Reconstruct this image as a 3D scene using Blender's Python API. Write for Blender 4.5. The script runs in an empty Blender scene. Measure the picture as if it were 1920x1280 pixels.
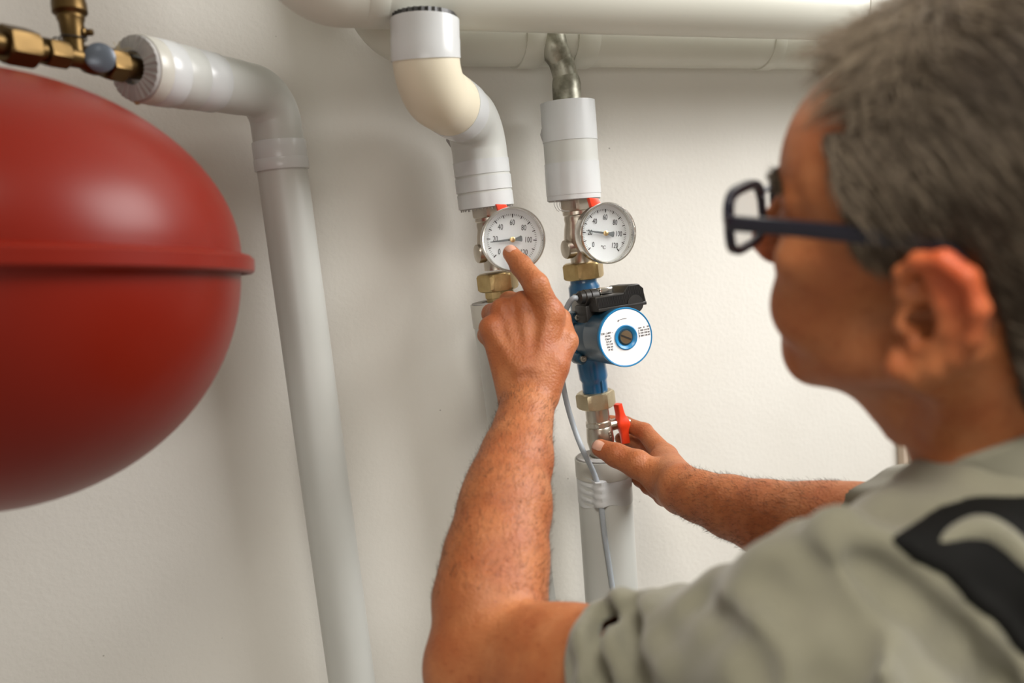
import bpy, bmesh, math, random
import numpy as np
from mathutils import Vector, Matrix

random.seed(7)
rng = np.random.default_rng(7)
PI = math.pi
SC = bpy.context.scene
COL = SC.collection

# ------------------------------------------------------------------ camera
F_PX = 1600.0
YAW, PITCH, ROLL = math.radians(24), math.radians(8), math.radians(-6)
def cam_axes():
    cy, sy = math.cos(YAW), math.sin(YAW); cp, sp = math.cos(PITCH), math.sin(PITCH)
    fwd = np.array([sy*cp, cy*cp, -sp]); right = np.array([cy, -sy, 0.0]); up = np.cross(right, fwd)
    c, s = math.cos(ROLL), math.sin(ROLL)
    return np.array([c*right + s*up, -s*right + c*up, fwd])
CM = cam_axes()                      # rows: right, up, forward
AXIS_Y = -0.075                      # the plane in which the pipe axes run
_v = CM.T @ np.array([(1115-960)/F_PX, 0.0, 1.0])
CAM = np.array([0.0, AXIS_Y - 1.075*_v[1], 1.55])
cam_data = bpy.data.cameras.new('camera')
cam = bpy.data.objects.new('camera', cam_data); COL.objects.link(cam)
cam_data.sensor_width = 36.0
cam_data.lens = 36.0*F_PX/1920.0
cam_data.clip_start = 0.02
m4 = Matrix.Identity(4)
for i in range(3):
    m4[i][0], m4[i][1], m4[i][2], m4[i][3] = CM[0][i], CM[1][i], -CM[2][i], CAM[i]
cam.matrix_world = m4
cam_data.dof.use_dof = True
cam_data.dof.focus_distance = 1.0
cam_data.dof.aperture_fstop = 3.2
SC.camera = cam

# ------------------------------------------------------------------ light
SC.view_settings.view_transform = 'Standard'
SC.view_settings.look = 'None'
SC.view_settings.exposure = 0.12
SC.view_settings.gamma = 1.0
SC.view_settings.use_curve_mapping = False
world = bpy.data.worlds.new('world'); SC.world = world; world.use_nodes = True
world.node_tree.nodes['Background'].inputs[0].default_value = (1.0, 0.89, 0.74, 1)
world.node_tree.nodes['Background'].inputs[1].default_value = 0.28
def area(name, loc, target, sx, sy, power, color):
    l = bpy.data.lights.new(name, 'AREA'); l.shape = 'RECTANGLE'; l.size = sx; l.size_y = sy
    l.energy = power; l.color = color
    o = bpy.data.objects.new(name, l); COL.objects.link(o); o.location = loc
    o.rotation_euler = (Vector(target) - Vector(loc)).to_track_quat('-Z', 'Y').to_euler()
    return o
area('window_light', (1.45, -0.80, 2.28), (0.3, -0.1, 1.35), 0.9, 0.9, 34, (1.0, 0.985, 0.97))
area('rear_window_light', (-0.9, -2.6, 1.5), (-0.1, 0.0, 1.45), 1.5, 0.45, 9, (1.0, 0.97, 0.92))

ol = area('overhead_lamp', (0.10, -1.25, 2.33), (0.48, -0.55, 1.2), 0.35, 0.35, 1.8, (1.0, 0.95, 0.86)); ol.data.spread = math.radians(62)

# ------------------------------------------------------------------ helpers
def cp_(px, py, z):                  # camera coordinates (right, up, forward) of a sight line at a depth
    return np.array([(px-960)/F_PX*z, -(py-640)/F_PX*z, z])
def to_world(p):
    p = np.asarray(p, float)
    return p @ CM + CAM
def P(px, py, z): return to_world(cp_(px, py, z))
def Q(px, py, y):                    # where the sight line meets the vertical plane y
    d = CM.T @ np.array([(px-960)/F_PX, -(py-640)/F_PX, 1.0])
    return CAM + d*((y - CAM[1])/d[1])
def depth(p): return float(CM[2] @ (np.asarray(p)-CAM))
def rad(px, p): return px*depth(p)/F_PX
def unit(v):
    v = np.asarray(v, float); return v/np.linalg.norm(v)
def frame(axis, hint):
    a = unit(axis); x = np.asarray(hint, float); x = unit(x - a*np.dot(a, x)); return x, np.cross(a, x), a

class MB:
    """collects geometry in world coordinates"""
    def __init__(s): s.v = []; s.f = []; s.n = 0
    def add(s, verts, faces):
        b = s.n
        s.v.extend([tuple(map(float, q)) for q in verts]); s.f.extend([tuple(i+b for i in f) for f in faces]); s.n += len(verts); return s
    def rings(s, rings, cap0=True, cap1=True, closed=False):
        k = len(rings[0]); V = [p for r in rings for p in r]; Fc = []
        n = len(rings)
        for i in range(n if closed else n-1):
            j = (i+1) % n
            for a in range(k):
                b = (a+1) % k
                Fc.append((i*k+a, i*k+b, j*k+b, j*k+a))
        if not closed:
            if cap0: Fc.append(tuple(range(k-1, -1, -1)))
            if cap1: Fc.append(tuple((n-1)*k+a for a in range(k)))
        return s.add(V, Fc)
    def lathe(s, o, axis, prof, seg=48, hint=(1, 0.02, 0.01), cap0=True, cap1=True, closed=False):
        x, y, a = frame(axis, hint); o = np.asarray(o, float)
        ang = [2*PI*i/seg for i in range(seg)]
        rr = [[o + a*h + (x*math.cos(t) + y*math.sin(t))*max(r, 1e-5) for t in ang] for r, h in prof]
        return s.rings(rr, cap0, cap1, closed)
    def tube(s, path, radii, seg=32, cap0=True, cap1=True):
        path = [np.asarray(p, float) for p in path]; n = len(path)
        if not hasattr(radii, '__len__'): radii = [radii]*n
        T = [unit(path[min(i+1, n-1)] - path[max(i-1, 0)]) for i in range(n)]
        x = np.array([0.31, 0.87, 0.2]); rr = []
        x = unit(x - T[0]*np.dot(x, T[0]))
        for i in range(n):
            x = unit(x - T[i]*np.dot(x, T[i])); y = np.cross(T[i], x)
            rr.append([path[i] + (x*math.cos(2*PI*a/seg) + y*math.sin(2*PI*a/seg))*radii[i] for a in range(seg)])
        return s.rings(rr, cap0, cap1)
    def prism(s, o, axis, hint, poly, h0, h1):
        x, y, a = frame(axis, hint); o = np.asarray(o, float)
        return s.rings([[o + a*h + x*p[0] + y*p[1] for p in poly] for h in (h0, h1)])
    def box(s, o, x, y, z, sx, sy, sz):   # centre o, unit axes, full sizes
        x, y, z = unit(x)*sx/2, unit(y)*sy/2, unit(z)*sz/2; o = np.asarray(o, float)
        c = [o+i*x+j*y+k*z for k in (-1, 1) for i, j in ((-1, -1), (1, -1), (1, 1), (-1, 1))]
        return s.rings([c[:4], c[4:]])
    def hexnut(s, o, axis, hint, af, h0, h1, ch=0.12):
        R = af/math.sqrt(3); x, y, a = frame(axis, hint); o = np.asarray(o, float)
        H = h1-h0; rr = []
        seg = 48
        for h, k in ((0, 0), (ch*0.35, 0.5), (ch, 1), (1-ch, 1), (1-ch*0.35, .5), (1, 0)):
            ring = []
            for i in range(seg):
                t = 2*PI*i/seg; tt = (t % (PI/3)) - PI/6
                rh = af/2/math.cos(tt)
                rc = af/2*0.96
                r = rh if k == 1 else (min(rh, (rc + (R*0.975-rc)*k*1.4)))
                ring.append(o + a*(h0+h*H) + (x*math.cos(t)+y*math.sin(t))*r)
            rr.append(ring)
        return s.rings(rr)

MATS = {}
def build(name, mb, mat, parent=None, bevel=0, smooth=40, seg=2, root=None):
    me = bpy.data.meshes.new(name)
    V = np.array(mb.v)
    off = np.array(root.location if root else (0, 0, 0))
    me.from_pydata([tuple(p) for p in (V-off)], [], mb.f); me.validate(); me.update()
    bm = bmesh.new(); bm.from_mesh(me)
    bmesh.ops.recalc_face_normals(bm, faces=bm.faces)
    if bevel:
        ed = [e for e in bm.edges if len(e.link_faces) == 2 and e.calc_face_angle(0) > math.radians(30)]
        bmesh.ops.bevel(bm, geom=ed, offset=bevel, segments=seg, affect='EDGES', profile=0.5, clamp_overlap=True)
    bm.to_mesh(me); bm.free()
    me.shade_smooth(); me.set_sharp_from_angle(angle=math.radians(smooth))
    me.materials.append(MATS[mat] if isinstance(mat, str) else mat)
    o = bpy.data.objects.new(name, me); COL.objects.link(o)
    if parent: o.parent = parent
    return o
class Thing:
    def __init__(s, name, label, cat, loc, group=None):
        s.o = bpy.data.objects.new(name, None); COL.objects.link(s.o); s.o.location = tuple(loc)
        s.o.empty_display_size = 0.03
        s.o['label'] = label; s.o['category'] = cat
        if group: s.o['group'] = group
    def part(s, name, mb, mat, parent=None, label=None, **k):
        o = build(name, mb, mat, parent or s.o, root=s.o, **k)
        if label: o['label'] = label
        return o
def struct(o): o['kind'] = 'structure'; return o

def text_mb(body, size, o, x, y, thick=0.0002, align='CENTER', narrow=1.0):
    c = bpy.data.curves.new('lettering', 'FONT'); c.body = body; c.size = size
    c.align_x = align; c.align_y = 'CENTER'; c.extrude = thick; c.resolution_u = 3
    t = bpy.data.objects.new('lettering', c); COL.objects.link(t)
    bpy.context.view_layer.update()
    ev = t.evaluated_get(bpy.context.evaluated_depsgraph_get())
    me = ev.to_mesh()
    x, y = unit(x), unit(y); z = np.cross(x, y); o = np.asarray(o, float)
    V = [o + x*v.co.x*narrow + y*v.co.y + z*v.co.z for v in me.vertices]
    Fc = [tuple(p.vertices) for p in me.polygons]
    ev.to_mesh_clear(); bpy.data.objects.remove(t); bpy.data.curves.remove(c)
    return V, Fc

def smooth_path(pts, n=8):           # Catmull-Rom through the points
    p = [np.asarray(q, float) for q in pts]; p = [2*p[0]-p[1]] + p + [2*p[-1]-p[-2]]; out = []
    for i in range(1, len(p)-2):
        for k in range(n):
            t = k/n
            out.append(0.5*((2*p[i]) + (-p[i-1]+p[i+1])*t + (2*p[i-1]-5*p[i]+4*p[i+1]-p[i+2])*t*t + (-p[i-1]+3*p[i]-3*p[i+1]+p[i+2])*t**3))
    out.append(p[-2]); return out
def fillet(pts, r, n=12):            # polyline with rounded corners
    p = [np.asarray(q, float) for q in pts]; out = [p[0]]
    if not hasattr(r, '__len__'): r = [r]*(len(p)-2)
    for i in range(1, len(p)-1):
        a, b = unit(p[i-1]-p[i]), unit(p[i+1]-p[i])
        th = math.acos(np.clip(np.dot(a, b), -1, 1)); d = r[i-1]/math.tan(th/2)
        s0, s1 = p[i]+a*d, p[i]+b*d; c = p[i] + unit(a+b)*(r[i-1]/math.sin(th/2))
        u = s0-c; w = s1-c; om = math.acos(np.clip(np.dot(unit(u), unit(w)), -1, 1))
        for k in range(n+1):
            t = k/n
            out.append(c + (math.sin((1-t)*om)*u + math.sin(t*om)*w)/math.sin(om))
    out.append(p[-1]); return out

# ------------------------------------------------------------------ materials
def mat(name, base, rough=0.5, metal=0.0, var=None, scale=20.0, bump=0.0, bscale=60.0, coat=0.0, sss=0.0, spec=0.5, detail=6.0, contrast=(0.35, 0.7), trans=0.0, sheen=0.0, rvar=0.0):
    m = bpy.data.materials.new(name); m.use_nodes = True; nt = m.node_tree; b = nt.nodes['Principled BSDF']
    N = lambda t: nt.nodes.new(t)
    b.inputs['Base Color'].default_value = (*base, 1); b.inputs['Roughness'].default_value = rough; b.inputs['Metallic'].default_value = metal
    b.inputs['Specular IOR Level'].default_value = spec
    if coat: b.inputs['Coat Weight'].default_value = coat; b.inputs['Coat Roughness'].default_value = 0.12
    if sss:
        b.inputs['Subsurface Weight'].default_value = sss; b.inputs['Subsurface Radius'].default_value = (1.0, 0.32, 0.16); b.inputs['Subsurface Scale'].default_value = 0.006
    if trans: b.inputs['Transmission Weight'].default_value = trans
    if sheen: b.inputs['Sheen Weight'].default_value = sheen; b.inputs['Sheen Roughness'].default_value = 0.6
    tc = N('ShaderNodeTexCoord')
    if var:
        nz = N('ShaderNodeTexNoise'); nz.inputs['Scale'].default_value = scale; nz.inputs['Detail'].default_value = detail
        nt.links.new(tc.outputs['Object'], nz.inputs['Vector'])
        rp = N('ShaderNodeValToRGB'); rp.color_ramp.elements[0].position = contrast[0]; rp.color_ramp.elements[1].position = contrast[1]
        rp.color_ramp.elements[0].color = (*base, 1); rp.color_ramp.elements[1].color = (*var, 1)
        nt.links.new(nz.outputs['Fac'], rp.inputs['Fac']); nt.links.new(rp.outputs['Color'], b.inputs['Base Color'])
        if rvar:
            mr = N('ShaderNodeMapRange'); mr.inputs['To Min'].default_value = rough-rvar; mr.inputs['To Max'].default_value = rough+rvar
            nt.links.new(nz.outputs['Fac'], mr.inputs['Value']); nt.links.new(mr.outputs['Result'], b.inputs['Roughness'])
    if bump:
        n2 = N('ShaderNodeTexNoise'); n2.inputs['Scale'].default_value = bscale; n2.inputs['Detail'].default_value = 5
        nt.links.new(tc.outputs['Object'], n2.inputs['Vector'])
        bp = N('ShaderNodeBump'); bp.inputs['Strength'].default_value = min(1.0, bump*250); bp.inputs['Distance'].default_value = bump
        nt.links.new(n2.outputs['Fac'], bp.inputs['Height']); nt.links.new(bp.outputs['Normal'], b.inputs['Normal'])
    MATS[name] = m; return m

def wall_material():
    m = mat('plaster', (0.70, 0.68, 0.63), rough=0.85, var=(0.76, 0.745, 0.70), scale=3.0, spec=0.2)
    nt = m.node_tree; b = nt.nodes['Principled BSDF']; N = nt.nodes.new
    tc = [n for n in nt.nodes if n.type == 'TEX_COORD'][0]
    base = b.inputs['Base Color'].links[0].from_socket
    # scattered specks and hairline scratches
    vo = N('ShaderNodeTexVoronoi'); vo.inputs['Scale'].default_value = 26; nt.links.new(tc.outputs['Object'], vo.inputs['Vector'])
    rp = N('ShaderNodeValToRGB'); rp.color_ramp.elements[0].position = 0.012; rp.color_ramp.elements[1].position = 0.035
    rp.color_ramp.elements[0].color = (1, 1, 1, 1); rp.color_ramp.elements[1].color = (0, 0, 0, 1)
    nt.links.new(vo.outputs['Distance'], rp.inputs['Fac'])
    nz = N('ShaderNodeTexNoise'); nz.inputs['Scale'].default_value = 4.5; nt.links.new(tc.outputs['Object'], nz.inputs['Vector'])
    r2 = N('ShaderNodeValToRGB'); r2.color_ramp.elements[0].position = 0.5; r2.color_ramp.elements[1].position = 0.62
    nt.links.new(nz.outputs['Fac'], r2.inputs['Fac'])
    mu = N('ShaderNodeMath'); mu.operation = 'MULTIPLY'; nt.links.new(rp.outputs['Color'], mu.inputs[0]); nt.links.new(r2.outputs['Color'], mu.inputs[1])
    mx = N('ShaderNodeMix'); mx.data_type = 'RGBA'; mx.inputs['B'].default_value = (0.13, 0.11, 0.09, 1)
    nt.links.new(mu.outputs[0], mx.inputs['Factor']); nt.links.new(base, mx.inputs['A']); nt.links.new(mx.outputs['Result'], b.inputs['Base Color'])
    # roller stipple and trowel waves
    n2 = N('ShaderNodeTexNoise'); n2.inputs['Scale'].default_value = 150; n2.inputs['Detail'].default_value = 4
    n3 = N('ShaderNodeTexNoise'); n3.inputs['Scale'].default_value = 14; n3.inputs['Detail'].default_value = 3
    for n in (n2, n3): nt.links.new(tc.outputs['Object'], n.inputs['Vector'])
    ad = N('ShaderNodeMath'); ad.operation = 'MULTIPLY_ADD'; ad.inputs[1].default_value = 2.2
    nt.links.new(n3.outputs['Fac'], ad.inputs[0]); nt.links.new(n2.outputs['Fac'], ad.inputs[2])
    bp = N('ShaderNodeBump'); bp.inputs['Strength'].default_value = 0.4; bp.inputs['Distance'].default_value = 0.001
    nt.links.new(ad.outputs[0], bp.inputs['Height']); nt.links.new(bp.outputs['Normal'], b.inputs['Normal'])
wall_material()
mat('pvc', (0.49, 0.50, 0.475), rough=0.34, var=(0.54, 0.55, 0.525), scale=7, bump=0.0003, bscale=30, spec=0.45)
mat('pvc_header', (0.57, 0.57, 0.50), rough=0.4, var=(0.61, 0.61, 0.54), scale=5, spec=0.4)
mat('pvc_cream', (0.66, 0.60, 0.46), rough=0.38, var=(0.70, 0.65, 0.52), scale=6, spec=0.4)
mat('tape', (0.53, 0.545, 0.55), rough=0.24, var=(0.59, 0.605, 0.61), scale=12, bump=0.0004, bscale=45)
mat('tape_aged', (0.50, 0.49, 0.44), rough=0.3, var=(0.56, 0.545, 0.49), scale=18, bump=0.0004, bscale=40)
mat('foam', (0.33, 0.32, 0.31), rough=0.8, var=(0.45, 0.44, 0.42), scale=60, bump=0.0008, bscale=120)
mat('old_strip', (0.42, 0.33, 0.18), rough=0.6)
mat('brass_dark', (0.085, 0.052, 0.018), rough=0.38, metal=0.9, var=(0.15, 0.092, 0.033), scale=22, bump=0.0003, bscale=120)
mat('brass', (0.40, 0.29, 0.13), rough=0.36, metal=0.95, var=(0.60, 0.46, 0.23), scale=30, bump=0.0007, bscale=420, contrast=(0.4, 0.62))
mat('brass_pale', (0.50, 0.42, 0.27), rough=0.36, metal=0.95, var=(0.66, 0.57, 0.40), scale=30, bump=0.0007, bscale=420)
mat('nickel', (0.46, 0.41, 0.34), rough=0.30, metal=1.0, var=(0.60, 0.55, 0.48), scale=40, bump=0.0001, bscale=300)
mat('chrome', (0.74, 0.72, 0.68), rough=0.17, metal=1.0)
mat('galvanised', (0.20, 0.195, 0.15), rough=0.42, metal=0.7, var=(0.42, 0.41, 0.34), scale=55, bump=0.0009, bscale=90, contrast=(0.4, 0.6))
mat('red_paint', (0.175, 0.0075, 0.0015), rough=0.36, var=(0.195, 0.009, 0.002), scale=4, spec=0.28)
mat('red_plastic', (0.80, 0.05, 0.012), rough=0.35)
mat('blue_paint', (0.006, 0.09, 0.21), rough=0.25, coat=0.5, var=(0.008, 0.11, 0.25), scale=15, bump=0.0003, bscale=200)
mat('blue_motor', (0.006, 0.048, 0.092), rough=0.36, coat=0.2, var=(0.008, 0.056, 0.105), scale=25)
mat('blue_rim', (0.008, 0.20, 0.45), rough=0.32)
mat('black_plastic', (0.014, 0.013, 0.012), rough=0.42, var=(0.022, 0.020, 0.018), scale=60)
mat('grey_plastic', (0.20, 0.19, 0.17), rough=0.4)
mat('white_label', (0.86, 0.87, 0.90), rough=0.4)
mat('dial_white', (0.86, 0.90, 0.92), rough=0.5)
mat('print_black', (0.06, 0.06, 0.065), rough=0.6)
mat('needle_grey', (0.16, 0.18, 0.19), rough=0.4)
mat('cable_grey', (0.36, 0.40, 0.44), rough=0.42, spec=0.4)
mat('screw_steel', (0.5, 0.47, 0.42), rough=0.35, metal=1.0)
mat('bronze_screw', (0.30, 0.22, 0.14), rough=0.35, metal=0.9)
mat('cap_blue_grey', (0.11, 0.13, 0.16), rough=0.3, metal=0.35)
mat('trim_paint', (0.62, 0.60, 0.52), rough=0.6)
mat('trim_shade', (0.52, 0.42, 0.33), rough=0.7)  # brown of the soft shading beside the trim, put into the colour
mat('eyeglass_frame', (0.012, 0.012, 0.022), rough=0.3)
mat('eye_white', (0.75, 0.70, 0.66), rough=0.15)
mat('iris', (0.10, 0.08, 0.05), rough=0.1)
mat('nail', (0.62, 0.34, 0.25), rough=0.32, sss=0.15)
mat('gold', (0.75, 0.55, 0.28), rough=0.3, metal=0.8)
g = mat('lens_glass', (1, 1, 1), rough=0.0, trans=1.0); g.node_tree.nodes['Principled BSDF'].inputs['IOR'].default_value = 1.45
g = mat('dial_glass', (1, 1, 1), rough=0.0, trans=1.0); g.node_tree.nodes['Principled BSDF'].inputs['IOR'].default_value = 1.12

def cloth(name, c0, c1):
    m = mat(name, c0, rough=0.9, var=c1, scale=9, spec=0.15, sheen=0.25)
    nt = m.node_tree; b = nt.nodes['Principled BSDF']; N = nt.nodes.new
    tc = [n for n in nt.nodes if n.type == 'TEX_COORD'][0]
    n2 = N('ShaderNodeTexNoise'); n2.inputs['Scale'].default_value = 700; n2.inputs['Detail'].default_value = 2
    nt.links.new(tc.outputs['Object'], n2.inputs['Vector'])
    bp = N('ShaderNodeBump'); bp.inputs['Strength'].default_value = 0.3; bp.inputs['Distance'].default_value = 0.0004
    nt.links.new(n2.outputs['Fac'], bp.inputs['Height']); nt.links.new(bp.outputs['Normal'], b.inputs['Normal'])
cloth('khaki_cloth', (0.165, 0.157, 0.113), (0.20, 0.19, 0.14))
cloth('khaki_rib', (0.215, 0.21, 0.155), (0.25, 0.24, 0.185))
cloth('black_cloth', (0.005, 0.005, 0.005), (0.007, 0.007, 0.006))
MATS['black_cloth'].node_tree.nodes['Principled BSDF'].inputs['Sheen Weight'].default_value = 0.0

def skin_material():
    m = mat('skin', (0.40, 0.145, 0.062), rough=0.5, sss=0.12, spec=0.38)
    nt = m.node_tree; b = nt.nodes['Principled BSDF']; N = nt.nodes.new
    tc = [n for n in nt.nodes if n.type == 'TEX_COORD'][0]
    def noise(s, d=4):
        n = N('ShaderNodeTexNoise'); n.inputs['Scale'].default_value = s; n.inputs['Detail'].default_value = d
        nt.links.new(tc.outputs['Object'], n.inputs['Vector']); return n
    def ramp(sock, stops):
        r = N('ShaderNodeValToRGB')
        while len(r.color_ramp.elements) < len(stops): r.color_ramp.elements.new(0.5)
        for e, (p, c) in zip(r.color_ramp.elements, stops): e.position = p; e.color = (*c, 1)
        nt.links.new(sock, r.inputs['Fac']); return r
    a = ramp(noise(28, 5).outputs['Fac'], [(0.30, (0.32, 0.092, 0.030)), (0.52, (0.37, 0.126, 0.045)), (0.72, (0.43, 0.165, 0.066))])
    f = ramp(noise(190, 3).outputs['Fac'], [(0.30, (0.72, 0.60, 0.54)), (0.42, (1, 1, 1))])     # freckles
    mx = N('ShaderNodeMix'); mx.data_type = 'RGBA'; mx.blend_type = 'MULTIPLY'; mx.inputs['Factor'].default_value = 0.6
    nt.links.new(a.outputs['Color'], mx.inputs['A']); nt.links.new(f.outputs['Color'], mx.inputs['B'])
    at = N('ShaderNodeAttribute'); at.attribute_name = 'tone'
    m2 = N('ShaderNodeMix'); m2.data_type = 'RGBA'; m2.blend_type = 'MULTIPLY'; m2.inputs['Factor'].default_value = 1
    nt.links.new(mx.outputs['Result'], m2.inputs['A']); nt.links.new(at.outputs['Color'], m2.inputs['B'])
    nt.links.new(m2.outputs['Result'], b.inputs['Base Color'])
    n1 = noise(520, 3); n2 = noise(90, 3)
    vo = N('ShaderNodeTexVoronoi'); vo.inputs['Scale'].default_value = 430; nt.links.new(tc.outputs['Object'], vo.inputs['Vector'])
    ad = N('ShaderNodeMath'); ad.operation = 'MULTIPLY_ADD'; ad.inputs[1].default_value = 2.5
    nt.links.new(n2.outputs['Fac'], ad.inputs[0]); nt.links.new(vo.outputs['Distance'], ad.inputs[2])
    bp = N('ShaderNodeBump'); bp.inputs['Strength'].default_value = 0.5; bp.inputs['Distance'].default_value = 0.0007
    nt.links.new(ad.outputs[0], bp.inputs['Height']); nt.links.new(bp.outputs['Normal'], b.inputs['Normal'])
skin_material()
def hair_material():
    m = mat('hair', (0.1, 0.08, 0.06), rough=0.55, spec=0.3)
    nt = m.node_tree; b = nt.nodes['Principled BSDF']
    at = nt.nodes.new('ShaderNodeAttribute'); at.attribute_name = 'tone'
    nt.links.new(at.outputs['Color'], b.inputs['Base Color'])
hair_material()

# ------------------------------------------------------------------ setting
mb = MB(); mb.box((0.3, 0.05, 1.4), (1, 0, 0), (0, 1, 0), (0, 0, 1), 5.0, 0.10, 2.8)
struct(build('wall_back', mb, 'plaster'))
mb = MB(); mb.box((0.3, -1.6, 2.60), (1, 0, 0), (0, 1, 0), (0, 0, 1), 5.0, 3.2, 0.10)
struct(build('ceiling', mb, 'plaster'))
mb = MB()
x0 = Q(1692, 850, 0)[0]
mb.box((x0+0.06, -0.011, 1.4), (1, 0, 0), (0, 1, 0), (0, 0, 1), 0.12, 0.022, 2.8)
t = struct(build('trim_1', mb, 'trim_paint', bevel=0.004))
mb = MB(); mb.box((x0-0.006, -0.007, 1.4), (1, 0, 0), (0, 1, 0), (0, 0, 1), 0.014, 0.014, 2.8)
struct(build('shade_strip', mb, 'trim_shade', bevel=0.003))  # added strip, carries the painted brown shade along the trim's left side

# ------------------------------------------------------------------ expansion tank
tc0 = P(-30, 499, 0.655)
UPW = np.array([0, 0, 1.0])
t_up = unit(CM[1] - 0.02*CM[0] - 0.055*CM[2])     # hangs a little askew on its bracket
tank = Thing('expansion_tank', 'large glossy red expansion tank with a raised seam, left of the pipes', 'tank', tc0)
RT = 0.189
def dome(h, sgn, R0, n=26, p=2.15):
    pr = []
    for i in range(n+1):
        t_ = i/n*PI/2
        pr.append((R0*math.cos(t_)**(2/p), sgn*h*math.sin(t_)**(2/p)))
    return pr
tank.part('upper_shell', MB().lathe(tc0, t_up, [(RT*0.9, 0.0)] + [(r, h+0.006) for r, h in dome(0.141, 1, RT, p=1.95)], seg=96, hint=CM[0]), 'red_paint')
tank.part('lower_shell', MB().lathe(tc0, t_up, [(RT*0.9, 0.0)] + [(r*1.0, h-0.006) for r, h in dome(0.181, -1, RT-0.001, p=2.0)], seg=96, hint=CM[0]), 'red_paint')
RF = 0.199
tank.part('seam_flange', MB().lathe(tc0, t_up, [(RT-0.004, 0.0085), (RT+0.002, 0.0078), (RF-0.003, 0.0062), (RF, 0.0035), (RF, -0.006), (RF-0.002, -0.008), (RF-0.0045, -0.008), (RF-0.006, -0.005), (RT-0.001, -0.0035), (RT-0.006, -0.003)], seg=128, hint=CM[0], closed=True), 'red_paint')
tank.part('wall_bracket', MB().box(tc0 + np.array([0, -tc0[1]/2-0.09, 0.0]), (1, 0, 0), (0, 1, 0), (0, 0, 1), 0.05, abs(tc0[1])-0.18, 0.03), 'black_plastic', bevel=0.003)

# ------------------------------------------------------------------ left insulated pipe
PY_L = -0.058
pl_top = Q(512, 176, PY_L); pl_a = Q(527, 300, PY_L); pl_b = Q(686, 1470, PY_L)
dL = unit(pl_b - pl_a)
corner = pl_a - dL*np.linalg.norm(pl_a-pl_top)
zc = depth(corner)
pl_e = P(258, 129, zc*0.825)
rL = rad(46.5, pl_a)
pipeL = Thing('insulated_pipe', 'grey insulated pipe bending down the wall right of the red tank', 'pipe', pl_a, None)
uA = unit(pl_e - corner)
e0 = corner + uA*rL*1.75
el0, el1 = corner + uA*rL*1.72, corner + dL*rL*1.72
pipeL.part('pipe_elbow', MB().tube(fillet([corner+uA*rL*2.0, corner, corner+dL*rL*2.0], rL*1.25, 24), rL, seg=48), 'pvc')
pipeL.part('upper_jacket', MB().tube([corner+uA*rL*1.9, pl_e - uA*0.001], [rL*1.02, rL*1.03], seg=48), 'pvc')
lowL = MB().tube([corner+dL*rL*2.75, pl_b], rL*1.0, seg=48)
pipeL.part('lower_jacket', lowL, 'pvc')
def band(o, axis, r, w, th=0.0009, seg=56, wob=0.0):
    return MB().lathe(o, axis, [(r-0.002, -w/2), (r+th*0.6, -w/2), (r+th, -w/2+0.0008), (r+th, w/2-0.0008), (r+th*0.6, w/2), (r-0.002, w/2)], seg=seg, closed=True)
Lu = np.linalg.norm(pl_e-corner)
for s0, s1, rr, mt in ((0.50, 0.66, 1.035, 'tape'), (0.66, 0.83, 1.06, 'pvc'), (0.80, 0.92, 1.085, 'tape'), (0.90, 1.0, 1.07, 'tape_aged')):
    pipeL.part('tape_band', band(corner+uA*Lu*(s0+s1)/2, uA, rL*rr, Lu*(s1-s0)), mt)
for s, w, rr in ((2.35, 0.026, 1.03), (2.78, 0.012, 1.05)):
    pipeL.part('tape_band', band(corner+dL*rL*s, dL, rL*rr, w), 'tape')
# cut end: grey foam ring with pleated foil, a beige strip hanging at the back
endr = rL*1.08
mbr = MB()
x_, y_, a_ = frame(uA, CM[1])
ring = []
NS = 72
for hh, rr in ((0.0, 0.46), (0.006, 0.5), (0.004, 0.97), (-0.004, 1.0), (-0.012, 0.99), (-0.012, 0.5)):
    ring.append([pl_e + a_*(hh + (0.0007*math.sin(i*2.3)*(1 if 0 < hh else 0))) + (x_*math.cos(2*PI*i/NS)+y_*math.sin(2*PI*i/NS))*endr*rr for i in range(NS)])
mbr.rings(ring, closed=True)
pipeL.part('foam_end', mbr, 'foam')
mbs = MB().tube([pl_e + uA*0.006 + CM[1]*endr*0.2 - CM[0]*endr*0.15 + CM[2]*endr*0.8, pl_e + uA*0.010 - CM[1]*endr*0.5 - CM[0]*0.002 + CM[2]*endr*0.55, pl_e + uA*0.004 - CM[1]*endr*0.98 + CM[2]*endr*0.3], [0.0035, 0.0045, 0.003], seg=8)
pipeL.part('loose_strip', mbs, 'old_strip')

# ------------------------------------------------------------------ brass valve at top left
bv = Thing('brass_drain_valve', 'dark brass shut-off and drain valve joining the elbow pipe, top left corner', 'valve', pl_e)
def along(px_from_end): return pl_e + uA*px_from_end
hB = unit(CM[1])
bl = np.linalg.norm(P(30, 84, 1)-P(30, 84, 1))
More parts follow.
